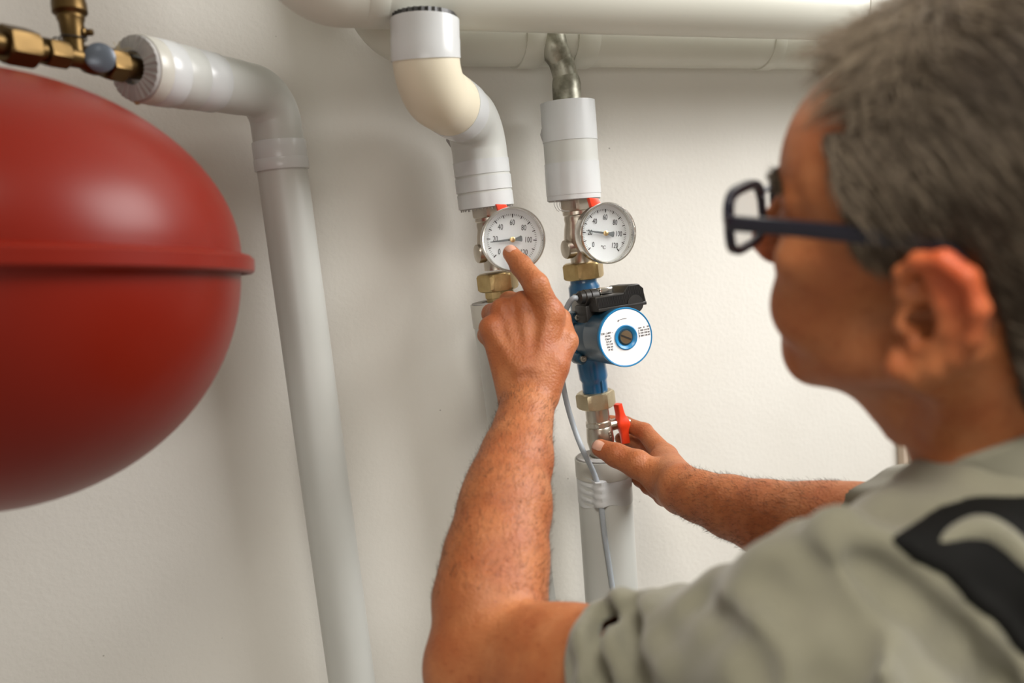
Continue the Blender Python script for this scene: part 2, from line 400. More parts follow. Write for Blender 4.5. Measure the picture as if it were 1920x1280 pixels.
# length along the axis that reaches pixel column px
def s_at(px):
    lo, hi = -0.05, 0.6
    for _ in range(40):
        m_ = (lo+hi)/2; c = CM @ (pl_e + uA*m_ - CAM); x = 960 + F_PX*c[0]/c[2]
        if x > px: lo = m_
        else: hi = m_
    return lo
def A(px): return pl_e + uA*s_at(px)
def rb(pxr, px): return rad(pxr, A(px))
o0 = pl_e
S = s_at
rr_ = lambda px, r: rad(r, A(px))
bv.part('pipe_stub', MB().lathe(o0, uA, [(rr_(250, 20), -0.02), (rr_(250, 20), S(236)), (rr_(240, 22), S(236)), (rr_(240, 22), S(232)), (rr_(236, 19), S(231)), (rr_(236, 19), S(228))], seg=40), 'brass_dark')
bv.part('hex_collar', MB().hexnut(o0, uA, CM[1]+0.3*CM[2], rr_(215, 55), S(229), S(196)), 'brass_dark', smooth=25)
bv.part('body', MB().lathe(o0, uA, [(rr_(195, 20), S(197)), (rr_(190, 25), S(190)), (rr_(175, 27), S(178)), (rr_(160, 25), S(162)), (rr_(150, 19), S(152)), (rr_(130, 20), S(121))], seg=40), 'brass_dark')
bv.part('hex_nut', MB().hexnut(o0, uA, CM[1]+0.45*CM[2], rr_(100, 49), S(122), S(82)), 'brass_dark', smooth=25)
bv.part('pipe_neck', MB().lathe(o0, uA, [(rr_(80, 19), S(84)), (rr_(70, 19), S(60))], seg=32), 'brass_dark')
bv.part('union_nut', MB().hexnut(o0, uA, CM[1]+0.15*CM[2], rr_(30, 66), S(62), S(2)), 'brass_dark', smooth=25)
bv.part('pipe_tail', MB().lathe(o0, uA, [(rr_(20, 22), S(6)), (rr_(0, 22), S(-60))], seg=32), 'brass_dark')
# drain spout upwards
sp0 = A(142); sp_up = unit(P(131, 15, depth(A(142))) - P(142, 100, depth(A(142)))); zs = depth(sp0)
k = zs/F_PX
bv.part('drain_spout', MB().lathe(sp0, sp_up, [(18*k, -5*k), (18*k, 25*k), (21*k, 45*k), (22*k, 66*k), (24*k, 70*k), (25*k, 74*k), (24*k, 77*k), (27*k, 80*k), (31*k, 84*k), (31*k, 101*k), (29*k, 108*k), (30*k, 112*k), (30*k, 128*k), (20*k, 128*k), (19*k, 100*k)], seg=40), 'brass_dark')
mbw = MB(); x_, y_, a_ = frame(sp_up, CM[0])
c_ = sp0 + sp_up*34*k
mbw.tube([c_ + (x_*math.cos(t)*23*k + y_*math.sin(t)*23*k) + sp_up*(2*k*math.sin(t*2)) for t in np.linspace(0, 2*PI*0.97, 40)], 1.4*k, seg=8)
mbw.tube(smooth_path([c_ - x_*23*k, c_ - x_*34*k + sp_up*3*k, c_ - x_*38*k + sp_up*6*k, c_ - x_*32*k + sp_up*8*k, c_ - x_*24*k+sp_up*4*k], 6), 1.4*k, seg=8)
bv.part('wire_ring', mbw, 'black_plastic')
bv.part('side_pin', MB().lathe(sp0 + sp_up*47*k, CM[0], [(9*k, 10*k), (9*k, 25*k), (6*k, 27*k), (6*k, 37*k), (5*k, 38*k)], seg=20), 'brass_dark')
# round blue-grey cap toward the viewer
cp0 = A(188); cax = unit(CAM - cp0 + 0.15*CM[1]); kk = depth(cp0)/F_PX
bv.part('cap_stem', MB().lathe(cp0, cax, [(17*kk, 0), (17*kk, 40*kk)], seg=28), 'brass_dark')
bv.part('round_cap', MB().lathe(cp0, cax, [(20*kk, 38*kk), (25*kk, 39*kk), (26.5*kk, 42*kk), (26*kk, 45*kk), (20*kk, 48*kk), (10*kk, 50*kk), (0.5*kk, 50.5*kk)], seg=40), 'cap_blue_grey', label='round blue-grey cap')
mbh = MB()
for i in range(26):
    t_ = rng.uniform(0, 2*PI); b0 = o0 + uA*S(231) + (np.cos(t_)*CM[1]+np.sin(t_)*CM[2])*rr_(232, 22)
    mbh.tube(smooth_path([b0, b0 + CM[1]*rng.normal(0.003, 0.003) + CM[0]*rng.normal(0, 0.004), b0 + CM[1]*rng.normal(0.006, 0.005) + CM[0]*rng.normal(0, 0.006)], 3), 0.00025, seg=4)
hf = bv.part('hemp_fibres', mbh, 'old_strip'); hf['kind'] = 'stuff'

# ------------------------------------------------------------------ header pipes
yF, yR = -0.165, -0.052
hf0 = Q(640, -28, yF); hf1 = Q(1960, 34, yF)
rF = rad(74, hf0)
dF = unit(hf1-hf0)
hdr = Thing('header_pipe', 'wide cream insulated header pipe running along the top of the wall, in front', 'pipe', hf0)
ce = Q(560, -30, yF)
pathF = fillet([ce + np.array([-0.02, 0.06, 0.34]), ce, hf1 + dF*1.2], rF*1.15, 20)
hdr.part('jacket', MB().tube(pathF, rF, seg=64), 'pvc_header')
for px in (694, 1598):
    c_ = hf0 + dF*((Q(px, -20, yF)-hf0) @ dF)
    hdr.part('joint_band', band(c_, dF, rF*1.004, 0.020, 0.0008), 'pvc_header')
hr0 = Q(760, 64, yR); hr1 = Q(1960, 92, yR); rR = rad(54, Q(1100, 75, yR)); dR = unit(hr1-hr0)
hdr2 = Thing('header_pipe', 'second cream header pipe lying against the wall behind the front one', 'pipe', hr0)
ce = Q(715, 60, yR)
hdr2.part('jacket', MB().tube(fillet([ce + np.array([0, 0.0, 0.3]), ce, hr1 + dR*1.2], rR*1.1, 20), rR, seg=64), 'pvc_header')
for px, w in ((985, 0.028), (1080, 0.03), (1432, 0.02)):
    c_ = hr0 + dR*((Q(px, 80, yR)-hr0) @ dR)
    hdr2.part('joint_band', band(c_, dR, rR*1.004, w, 0.0008), 'pvc_header')

# ------------------------------------------------------------------ S-bend insulated pipe
yS = yF - 0.030; sb0 = Q(795, -10, yS); z0 = depth(sb0)
pts = [sb0, Q(800, 166, yS), Q(892, 228, AXIS_Y), Q(912, 388, AXIS_Y)]
zt = depth(pts[1])
rS = rad(51, pts[3])
sb = Thing('insulated_pipe', 'pale insulated pipe with an S-bend, dropping from the front header to the left dial', 'pipe', pts[3])
path = fillet(pts, [rS*1.15, rS*1.2], 18)
path = [np.asarray(p) for p in path]
# dense resample
def resample(path, n):
    d = [0]
    for a, b in zip(path[:-1], path[1:]): d.append(d[-1]+np.linalg.norm(b-a))
    s = np.linspace(0, d[-1], n); arr = np.array(path)
    return [np.array([np.interp(q, d, arr[:, i]) for i in range(3)]) for q in s]
PS = resample(path, 120)
def pix(p):
    c = CM @ (np.asarray(p)-CAM); return 960+F_PX*c[0]/c[2], 640-F_PX*c[1]/c[2]
iy = lambda y: min(range(len(PS)), key=lambda i: abs(pix(PS[i])[1]-y))
i1, i2, i3 = iy(100), iy(200), iy(388)
sb.part('cream_elbow', MB().tube(PS[i1-2:i2+2], rS*1.03, seg=56), 'pvc_cream', label='yellowed bare elbow')
sb.part('lower_jacket', MB().tube(PS[i2-1:], rS*1.0, seg=56), 'pvc')
def band_path(a, b, r): return MB().tube(PS[a:b], r, seg=56)
sb.part('collar', band_path(iy(40), i1+1, rS*1.05), 'tape')
sb.part('tape_band', band_path(iy(75), i1+3, rS*1.062), 'tape')
sb.part('tape_band', band_path(i2-4, i2+9, rS*1.045), 'tape')
dS = unit(pts[3]-pts[2])
for y0, y1, q in ((300, 326, 1.02), (333, 358, 1.03), (360, 388, 1.022)):
    a, b = iy(y0), iy(y1)
    sb.part('tape_band', MB().tube([PS[a], PS[b]], rS*q, seg=56), 'tape')
# torn dark foam at the top of the collar
mbt = MB(); ct = PS[iy(40)]; x_, y_, a_ = frame(unit(PS[iy(60)]-PS[iy(40)]), CM[0])
for i in range(40):
    t_ = PI*0.15 + PI*0.95*i/40
    p0 = ct + (x_*math.cos(t_) - y_*math.sin(t_)*0)*0
rt = [[ct - a_*h + (x_*math.cos(2*PI*i/60)+y_*math.sin(2*PI*i/60))*(rS*r + 0.0015*math.sin(i*3.1)) for i in range(60)] for h, r in ((-0.004, 0.97), (0.005, 0.95), (0.006, 0.80), (-0.004, 0.7))]
mbt.rings(rt, closed=True)
sb.part('torn_foam', mbt, 'black_plastic')
# frayed lower end
mbf = MB()
for i in range(70):
    t_ = 2*PI*i/70; x_, y_, a_ = frame(dS, CM[0])
    b0 = PS[-1] + (x_*math.cos(t_)+y_*math.sin(t_))*rS*rng.uniform(0.8, 1.0)
    mbf.tube([b0 - dS*0.002, b0 + dS*rng.uniform(0.001, 0.0035)], 0.0004, seg=4)
fo = sb.part('frayed_edge', mbf, 'foam'); fo['kind'] = 'stuff'
sb.part('foam_end', MB().lathe(PS[-1], dS, [(rS*0.5, -0.004), (rS*0.97, -0.004), (rS*0.97, 0.0008), (rS*0.5, 0.0008)], seg=48, closed=True), 'foam')
# the tie showing at the inside of the bend
sb.part('cut_flap', MB().tube([PS[iy(245)] - CM[0]*rS*0.98, PS[iy(262)] - CM[0]*rS*1.02, PS[iy(275)] - CM[0]*rS*0.97], [0.002, 0.004, 0.002], seg=10), 'foam')

# ------------------------------------------------------------------ galvanised bend and its sleeve
gp = [Q(1030, 52, yR-0.022), Q(1037, 86, yR-0.024), Q(1052, 116, AXIS_Y), Q(1061, 150, AXIS_Y), Q(1064, 196, AXIS_Y)]
gal = Thing('steel_pipe_bend', 'bare galvanised steel bend between the rear header and the short grey sleeve', 'pipe', gp[-1])
gpath = smooth_path(gp, 10); rg = rad(23.5, gp[3])
gal.part('bend', MB().tube(gpath, rg, seg=36), 'galvanised')
gal.part('socket', MB().tube([gpath[-13] , gpath[-11], gpath[-9], gpath[-1]], [rg*1.0, rg*1.1, rg*1.15, rg*1.15], seg=36), 'galvanised')
gal.part('socket', MB().tube(gpath[2:19], [rg*1.16]*8+[rg*(1.16-0.018*i) for i in range(9)], seg=36), 'galvanised')
sl0, sl1 = Q(1064, 192, AXIS_Y), Q(1076.5, 374, AXIS_Y); dSl = unit(sl1-sl0); rSl = rad(50, sl1)
sv = Thing('insulation_sleeve', 'short grey insulation sleeve wrapped in tape above the right dial', 'sleeve', sl1)
sv.part('jacket', MB().tube([sl0, sl1], rSl, seg=56), 'pvc')
Lsl = np.linalg.norm(sl1-sl0)
for a, b, q, mt in ((0.0, 0.15, 1.012, 'tape'), (0.13, 0.40, 1.02, 'tape'), (0.62, 0.80, 1.018, 'tape'), (0.70, 0.95, 1.025, 'tape'), (0.93, 1.0, 1.012, 'tape')):
    sv.part('tape_band', MB().tube([sl0+dSl*Lsl*a, sl0+dSl*Lsl*b], rSl*q, seg=56), mt)
sv.part('foam_end', MB().lathe(sl1, dSl, [(rSl*0.5, -0.004), (rSl*0.97, -0.004), (rSl*0.97, 0.001), (rSl*0.5, 0.001)], seg=48, closed=True), 'foam')
sv.part('cut_flap', MB().tube([sl0+dSl*Lsl*0.27 - CM[0]*rSl*1.0, sl0+dSl*Lsl*0.33 - CM[0]*rSl*1.035, sl0+dSl*Lsl*0.40 - CM[0]*rSl*1.0], [0.001, 0.002, 0.001], seg=8), 'foam')
mbh = MB()
for j in range(3):
    b0 = sl1 - CM[0]*rSl*(0.6-0.1*j) - CM[2]*rSl*0.7
    mbh.tube(smooth_path([b0, b0 - CM[1]*0.008 - CM[0]*0.006, b0 - CM[1]*0.016 - CM[0]*0.003, b0 - CM[1]*0.018 + CM[0]*0.003*j], 5), 0.0004, seg=5)
mo = sv.part('loose_thread', mbh, 'foam'); mo['kind'] = 'stuff'

# ------------------------------------------------------------------ dial valves
def dial_valve(axis_pts, gauge_px, nut_rng, tail, lab_v, lab_g, needle_val, gz, turn, grp_v, bump_px):
    a0, a1 = axis_pts; d = unit(a1-a0)
    k = depth((a0+a1)/2)/F_PX
    L = np.linalg.norm(a1-a0)
    v = Thing('ball_valve', lab_v, 'valve', a0, grp_v)
    X = unit(np.cross(d, np.array([0, 1.0, 0])));
    if X @ CM[0] < 0: X = -X
    v.part('hex_end', MB().hexnut(a0, d, X, 56*k, -0.012, 24*k, ch=0.1), 'nickel', smooth=25)
    v.part('body', MB().lathe(a0, d, [(24*k, 22*k), (27*k, 24*k), (27*k, 30*k), (25*k, 32*k), (26*k, 37*k), (25*k, 45*k), (28*k, 58*k), (30*k, 72*k), (29*k, 86*k), (25*k, 98*k), (22*k, 104*k), (22*k, 122*k)], seg=40, hint=X), 'nickel')
    # round boss at the left side
    c = a0 + d*bump_px*k
    v.part('side_boss', MB().lathe(c + d*0, -X, [(18*k, 10*k), (18*k, 31*k), (17*k, 34*k), (12*k, 35*k), (0.5*k, 35.5*k)], seg=28), 'nickel')
    # gauge
    gc = Q(gauge_px[0], gauge_px[1], gz)
    R = rad(gauge_px[2], gc)
    nrm = unit(np.array([math.sin(turn), -math.cos(turn), 0.0]))
    up = unit(CM[1]*1.0 + 0.0); up = unit(up - nrm*(up @ nrm)); rt = unit(np.cross(up, nrm))
    if rt @ CM[0] < 0: rt = -rt
    c = a0 + d*(bump_px*k)
    v.part('valve_stem', MB().tube([c, gc - nrm*0.020], 9*k, seg=24), 'nickel')
    # red lever behind the dial
    hc = gc - nrm*0.020 - d*0
    v.part('lever', MB().prism(hc, nrm, rt, [(-9*k, -20*k), (9*k, -20*k), (12*k, 0), (4*k, 40*k), (-9*k, 61.5*k), (-28*k, 61.5*k), (-20*k, 40*k), (-12*k, 0)], -0.004, 0.004), 'red_plastic', bevel=0.001, label='red lever')
    # brass union nut and tail
    n0, n1 = nut_rng
    v.part('union_nut', MB().hexnut(a0, d, X + 0.25*np.cross(d, X), 68*k, n0*k, n1*k, ch=0.15), 'brass', smooth=25, label='brass union nut')
    if tail:
        v.part('tail_piece', MB().lathe(a0, d, [(27*k, (n1-2)*k), (28*k, n1*k), (28*k, (n1+12)*k), (26*k, (n1+13)*k), (26*k, (n1+32)*k)], seg=10, hint=X), 'brass', smooth=20)
    g = Thing('thermometer_dial', lab_g, 'thermometer', gc, 'dial thermometers on the pipes')
    B = 0.010
    g.part('case', MB().lathe(gc, nrm, [(R*0.5, -0.020), (R*0.93, -0.020), (R*0.955, -0.018), (R*0.955, -0.004), (R*1.0, -0.003), (R*1.0, 0.0015), (R*0.985, 0.0028), (R*0.95, 0.0030), (R*0.93, 0.002), (R*0.92, -0.010), (R*0.5, -0.0105)], seg=96, hint=rt, closed=True), 'chrome')
    dl = g.part('dial_face', MB().lathe(gc, nrm, [(R*0.93, -0.0105), (R*0.93, -0.0095), (R*0.0, -0.0095)], seg=72, hint=rt, cap1=False), 'dial_white')
    zt_ = -0.0093
    mk = MB(); mk2 = MB()
    for i in range(61):
        val = i*2; a = math.radians(225 - val*2.25); r0 = 0.80; r1 = 0.86; w = R*0.007; tgt = mk
        if i % 5 == 0: r0 = 0.755; r1 = 0.86; w = R*0.017
        if i % 10 == 0: w = R*0.02; r0 = 0.74
        e = rt*math.cos(a)+up*math.sin(a); f = -rt*math.sin(a)+up*math.cos(a); o = gc + nrm*zt_
        q = [o + e*R*r0*0.92 + f*w*0.7, o + e*R*r0*0.92 - f*w*0.7, o + e*R*r1*0.92 - f*w, o + e*R*r1*0.92 + f*w]
        mk.rings([q, [p + nrm*0.0001 for p in q]])
    g.part('scale_marks', mk, 'print_black', parent=dl)
    num = MB()
    for val in range(0, 121, 20):
        a = math.radians(225 - val*2.25); rr = 0.585 if val in (0, 120) else 0.555
        o = gc + nrm*zt_ + (rt*math.cos(a)+up*math.sin(a))*R*rr*0.94
        V, Fc = text_mb(str(val), R*0.25, o, rt, up, narrow=0.66); num.add(V, Fc)
    V, Fc = text_mb('\u00b0C', R*0.16, gc + nrm*zt_ - up*R*0.46 - rt*R*0.02, rt, up); num.add(V, Fc)
    g.part('numerals', num, 'print_black', parent=dl)
    a = math.radians(225 - needle_val*2.25); e = rt*math.cos(a)+up*math.sin(a); f = -rt*math.sin(a)+up*math.cos(a)
    nd = MB(); o = gc + nrm*(-0.0065)
    q = [(-0.06, 0.035), (0.30, 0.03), (0.70, 0.012), (0.70, -0.012), (0.30, -0.03), (-0.06, -0.035), (-0.16, -0.055), (-0.28, -0.095), (-0.31, -0.06), (-0.31, 0.06), (-0.28, 0.095), (-0.16, 0.055)]
    nd.rings([[o + (e*u_+f*w_)*R + nrm*h for u_, w_ in q] for h in (0, 0.0006)])
    ne = g.part('needle', nd, 'needle_grey')
    g.part('hub', MB().lathe(gc, nrm, [(R*0.085, -0.0062), (R*0.085, -0.0050), (R*0.06, -0.0045), (R*0.001, -0.0044)], seg=24, cap1=False), 'gold', parent=ne)
    g.part('glass', MB().lathe(gc, nrm, [(R*0.925, -0.0004), (R*0.925, 0.0008), (R*0.0, 0.0008), (R*0.0, -0.0004)], seg=72, closed=True), 'dial_glass')
    return v, g, gc, nrm, R

axL = (Q(914, 383, AXIS_Y), Q(931, 512, AXIS_Y))
vL, gL, gcL, nrmL, RL_ = dial_valve(axL, (963, 449, 61), (128, 162), True,
    'nickel ball valve under the S-bend pipe, behind the dial being pointed at', 'round white thermometer dial that the pointing finger touches', 16.5, -0.150, math.radians(-13), 'dial valves', 88)
axR = (Q(1079, 371, AXIS_Y), Q(1093, 500, AXIS_Y))
vR, gR, gcR, nrmR, RR_ = dial_valve(axR, (1140, 437, 57.5), (120, 152), False,
    'nickel ball valve between the short grey sleeve and the blue pump', 'round white thermometer dial above the blue pump, untouched', 22.0, -0.150, math.radians(-5), 'dial valves', 92)

# ------------------------------------------------------------------ lower left insulated pipe (behind the arm)
d0, d1 = Q(926, 566, AXIS_Y), Q(1024, 1290, AXIS_Y); rD = rad(43, d0); dD = unit(d1-d0)
lp = Thing('insulated_pipe', 'grey insulated pipe below the left dial, half hidden behind the raised forearm', 'pipe', d0)
lp.part('jacket', MB().tube([d0, d1 + dD*0.1], rD, seg=48), 'pvc')
lp.part('tape_band', band(d0+dD*0.014, dD, rD*1.012, 0.028), 'tape_aged')
lp.part('foam_end', MB().lathe(d0, dD, [(rD*0.55, 0.004), (rD*0.97, 0.004), (rD*0.97, -0.001), (rD*0.55, -0.001)], seg=40, closed=True), 'foam')

# ------------------------------------------------------------------ blue pump
pu0, pu1 = Q(1091, 500, AXIS_Y), Q(1117, 742, AXIS_Y)
dp = unit(pu1-pu0); kp = depth((pu0+pu1)/2)/F_PX
pc = Q(1105, 626, AXIS_Y)
fc = Q(1173, 632, AXIS_Y-0.098)
mo_n = unit(fc - pc); upP = unit(-dp - mo_n*(-dp @ mo_n)); rtP = unit(np.cross(upP, mo_n))
if rtP @ CM[0] < 0: rtP = -rtP
pump = Thing('circulation_pump', 'blue circulation pump with a round white nameplate and black terminal box', 'pump', pc)
RM = rad(56, fc); Lm = np.linalg.norm(fc-pc)
# volute with ports
mbp = MB().lathe(pc, mo_n, [(RM*0.5, -0.032), (RM*0.72, -0.030), (RM*0.85, -0.020), (RM*0.9, -0.004), (RM*0.9, 0.010), (RM*0.98, 0.012), (RM*0.98, 0.019)], seg=56)
pump.part('volute', mbp, 'blue_paint')
k = kp
pump.part('upper_port', MB().tube(smooth_path([pc + upP*RM*0.35 - mo_n*0.004, pc - dp*74*k*0.8, pu0 + dp*24*k, pu0 + dp*8*k], 6), [31*k]*4+[29*k]*4+[26*k]*4+[24.5*k]*7, seg=32) if False else MB().tube(smooth_path([pc + upP*RM*0.3, pc + upP*RM*0.95, pu0 + dp*30*k, pu0 + dp*10*k], 6), [32*k]*6+[29*k]*6+[25*k]*7, seg=32), 'blue_paint')
lpth = smooth_path([pc - upP*RM*0.3, pc - upP*RM*0.95 + rtP*(-4*k), pu1 - dp*30*k, pu1 + dp*4*k], 6)
pump.part('lower_port', MB().tube(lpth, [32*k]*6+[27*k]*6+[24*k]*7, seg=32), 'blue_paint')
pump.part('port_rib', MB().tube([p + mo_n*23.5*k + rtP*4*k for p in lpth[7:]], [2.6*k]*len(lpth[7:]), seg=8), 'blue_paint')
pump.part('motor_housing', MB().lathe(pc, mo_n, [(RM*0.93, 0.017), (RM*0.95, 0.020), (RM*0.95, Lm*0.52), (RM*0.965, Lm*0.525), (RM*0.965, Lm*0.55), (RM*0.975, Lm*0.56), (RM*0.985, Lm-0.007), (RM*1.0, Lm-0.005), (RM*1.0, Lm-0.001), (RM*0.985, Lm), (RM*0.9, Lm)], seg=72), 'blue_motor')
# square flange with bolts
for sx, sy in ((-1, 1), (1, 1), (-1, -1), (1, -1)):
    c = pc + (rtP*sx + upP*sy)*RM*0.74
    lug = pump.part('flange_lug', MB().lathe(c, mo_n, [(RM*0.2, 0.006), (RM*0.22, 0.008), (RM*0.22, 0.024), (RM*0.19, 0.0265)], seg=24), 'blue_motor')
    pump.part('bolt', MB().lathe(c, mo_n, [(RM*0.115, 0.026), (RM*0.115, 0.030), (RM*0.10, 0.0315), (RM*0.055, 0.0315), (RM*0.05, 0.029), (RM*0.001, 0.029)], seg=20, cap1=False), 'screw_steel', parent=lug)
pump.part('face_rim', MB().lathe(pc, mo_n, [(RM*0.94, Lm-0.003), (RM*1.003, Lm-0.003), (RM*1.003, Lm+0.0005), (RM*0.985, Lm+0.0012), (RM*0.945, Lm+0.0008)], seg=80, closed=True), 'blue_rim')
npl = pump.part('nameplate', MB().lathe(pc, mo_n, [(RM*0.95, Lm-0.001), (RM*0.95, Lm+0.0007), (RM*0.40, Lm+0.0007), (RM*0.40, Lm-0.001)], seg=80, closed=True), 'white_label', label='round white nameplate with black print')
pump.part('plug_ring', MB().lathe(pc, mo_n, [(RM*0.42, Lm-0.001), (RM*0.42, Lm+0.0016), (RM*0.39, Lm+0.002), (RM*0.29, Lm+0.0005), (RM*0.24, Lm-0.002), (RM*0.24, Lm-0.006)], seg=56, closed=True), 'blue_rim')
ps = pump.part('vent_screw', MB().lathe(pc, mo_n, [(RM*0.235, Lm-0.006), (RM*0.235, Lm+0.0006), (RM*0.215, Lm+0.0016), (RM*0.001, Lm+0.0018)], seg=40, cap1=False), 'bronze_screw')
sd = unit(rtP*0.88 - upP*0.48)
pump.part('slot', MB().box(pc + mo_n*(Lm+0.0019), sd, np.cross(mo_n, sd), mo_n, RM*0.40, RM*0.05, 0.0006), 'black_plastic', parent=ps)
txt = MB(); fo_ = pc + mo_n*(Lm+0.0009)
for i, s in enumerate(['220 - 240V ~', '50 Hz', 'Class F', '2,5 \u00b5F', 'TF 110', 'PN 10', 'IP 42']):
    V, Fc = text_mb(s, RM*0.082, fo_ + rtP*RM*(-0.67+0.010*i) + upP*RM*(0.24-i*0.094), rtP, upP); txt.add(V, Fc)
for i, s in enumerate(['rpm   A    W', '1 100 110 40', '2 150 130 50', '3 200 140 60']):
    V, Fc = text_mb(s, RM*0.078, fo_ + rtP*RM*0.70 + upP*RM*(0.235-i*0.092), rtP, upP); txt.add(V, Fc)
ar = [fo_ + rtP*RM*(math.cos(t)*0.62) + upP*RM*(math.sin(t)*0.62) for t in np.linspace(math.radians(80), math.radians(108), 10)]
ar2 = [fo_ + rtP*RM*(math.cos(t)*0.635) + upP*RM*(math.sin(t)*0.635) for t in np.linspace(math.radians(80), math.radians(108), 10)]
for i in range(9): txt.add([ar[i], ar[i+1], ar2[i+1], ar2[i]], [(0, 1, 2, 3)])
tt_ = math.radians(113); hd = fo_ + (rtP*math.cos(tt_)+upP*math.sin(tt_))*RM*0.62
txt.add([hd, ar[-1] - upP*RM*0.035, ar2[-1] + upP*RM*0.03], [(0, 1, 2)])
txt.add([fo_ + rtP*RM*0.49 + upP*RM*0.16 + rtP*0, fo_ + rtP*RM*0.50 + upP*RM*0.16, fo_ + rtP*RM*0.50 - upP*RM*0.12, fo_ + rtP*RM*0.49 - upP*RM*0.12], [(0, 1, 2, 3)])
pump.part('lettering', txt, 'print_black', parent=npl)
# terminal box on top of the motor
def tb(u_, v_, w_): return pc + rtP*RM*u_ + upP*RM*v_ + mo_n*Lm*w_
zf = 0.80
prof = [(-0.62, 0.93), (1.22, 0.93), (1.24, 1.0), (1.24, 1.10), (1.18, 1.52), (1.02, 1.68), (0.62, 1.68), (0.42, 1.44), (-0.66, 1.44)]
tbx = pump.part('terminal_box', MB().prism(pc, mo_n, rtP, [(RM*a*(1 if np.dot(np.cross(mo_n, rtP), upP) > 0 else 1), RM*b*(1 if np.dot(np.cross(mo_n, rtP), upP) > 0 else -1)) for a, b in prof], Lm*0.30, Lm*zf), 'black_plastic', bevel=0.0012)
bk = pump.part('box_back', MB().prism(pc, mo_n, rtP, [(RM*a, RM*b*(1 if np.dot(np.cross(mo_n, rtP), upP) > 0 else -1)) for a, b in [(-0.62, 0.80), (1.20, 0.90), (1.20, 1.56), (-0.55, 1.56)]], Lm*0.02, Lm*0.31), 'grey_plastic', bevel=0.001)
rb_ = MB()
for i in range(44):
    u_ = -0.58 + i*0.0405
    top = 1.40 if u_ < 0.44 else min(1.64, 1.42 + (u_-0.42)*1.1)
    if u_ > 1.04: top = 1.64 - (u_-1.02)*0.9
    rb_.box(tb(u_, (1.06+top)/2, zf) + mo_n*0.0004, rtP, upP, mo_n, RM*0.020, RM*(top-1.06), 0.0014)
ro = pump.part('grip_ribs', rb_, 'black_plastic', parent=tbx); ro['kind'] = 'stuff'
pump.part('base_strip', MB().box(tb(0.31, 0.985, zf), rtP, upP, mo_n, RM*1.84, RM*0.12, 0.004), 'black_plastic', bevel=0.0008, parent=tbx)
pump.part('speed_knob', MB().lathe(tb(0.80, 1.01, zf-0.14), mo_n, [(RM*0.32, 0), (RM*0.32, Lm*0.14), (RM*0.30, Lm*0.16)], seg=32), 'black_plastic', parent=tbx)
pump.part('metal_clip', MB().box(tb(0.12, 1.57, 0.42), rtP, upP, mo_n, RM*0.50, RM*0.22, Lm*0.3), 'chrome', bevel=0.0015, label='shiny metal clip', parent=tbx)
pump.part('clear_cover', MB().box(tb(-0.36, 1.53, 0.44), rtP, upP, mo_n, RM*0.42, RM*0.12, Lm*0.2), 'grey_plastic', bevel=0.0015, parent=tbx)
pump.part('box_foot', MB().box(tb(-0.60, 0.86, 0.42), rtP, upP, mo_n, RM*0.36, RM*0.62, Lm*0.34), 'black_plastic', bevel=0.002)
gl0 = Q(1112, 556, AXIS_Y-0.05); gl1 = Q(1078, 559, AXIS_Y-0.05)
gd = unit(gl1-gl0); kg = depth(gl0)/F_PX
pump.part('cable_gland', MB().lathe(gl0, gd, [(15*kg, -6*kg), (15*kg, 8*kg), (13*kg, 9*kg), (14.5*kg, 10*kg), (14.5*kg, 20*kg), (13*kg, 21*kg), (12.5*kg, 30*kg), (9*kg, 33*kg), (6*kg, 33*kg)], seg=28), 'black_plastic', smooth=30)
# lower nut belongs to the pump coupling
lv0, lv1 = Q(1115, 733, AXIS_Y), Q(1131, 866, AXIS_Y); dv = unit(lv1-lv0); kv = depth(lv0)/F_PX
lv = Thing('ball_valve', 'nickel ball valve with a red T-handle gripped by the right hand', 'valve', lv0)
Xv = unit(np.cross(dv, np.array([0, 1.0, 0])));
if Xv @ CM[0] < 0: Xv = -Xv
lv.part('union_nut', MB().hexnut(lv0, dv, Xv + 0.42*np.cross(dv, Xv), 64*kv, 0*kv, 31*kv, ch=0.16), 'brass_pale', smooth=25, label='pale brass union nut')
lv.part('body', MB().lathe(lv0, dv, [(22*kv, 28*kv), (22.5*kv, 50*kv), (22*kv, 56*kv), (24*kv, 58*kv), (24.5*kv, 66*kv), (23*kv, 68*kv), (24.5*kv, 71*kv), (25.5*kv, 85*kv), (26*kv, 96*kv), (24*kv, 104*kv), (22*kv, 116*kv), (22*kv, 140*kv)], seg=44), 'nickel')
lv.part('flats', MB().hexnut(lv0, dv, Xv, 46.5*kv, 58*kv, 66*kv, ch=0.1), 'nickel', smooth=25)
sc_ = lv0 + dv*72*kv
lv.part('valve_stem', MB().lathe(sc_, Xv, [(11*kv, 15*kv), (11*kv, 42*kv), (9*kv, 43*kv)], seg=28), 'nickel')
ny = np.cross(dv, Xv)
if ny @ CM[2] > 0: ny = -ny
hcen = sc_ + Xv*48*kv + ny*0.004
hpoly = [(-36, -7), (-36, 6), (-12, 9), (-6, 13), (10, 13), (16, 9), (40, 7), (40, -8), (16, -10), (8, -13), (-8, -13), (-14, -9)]
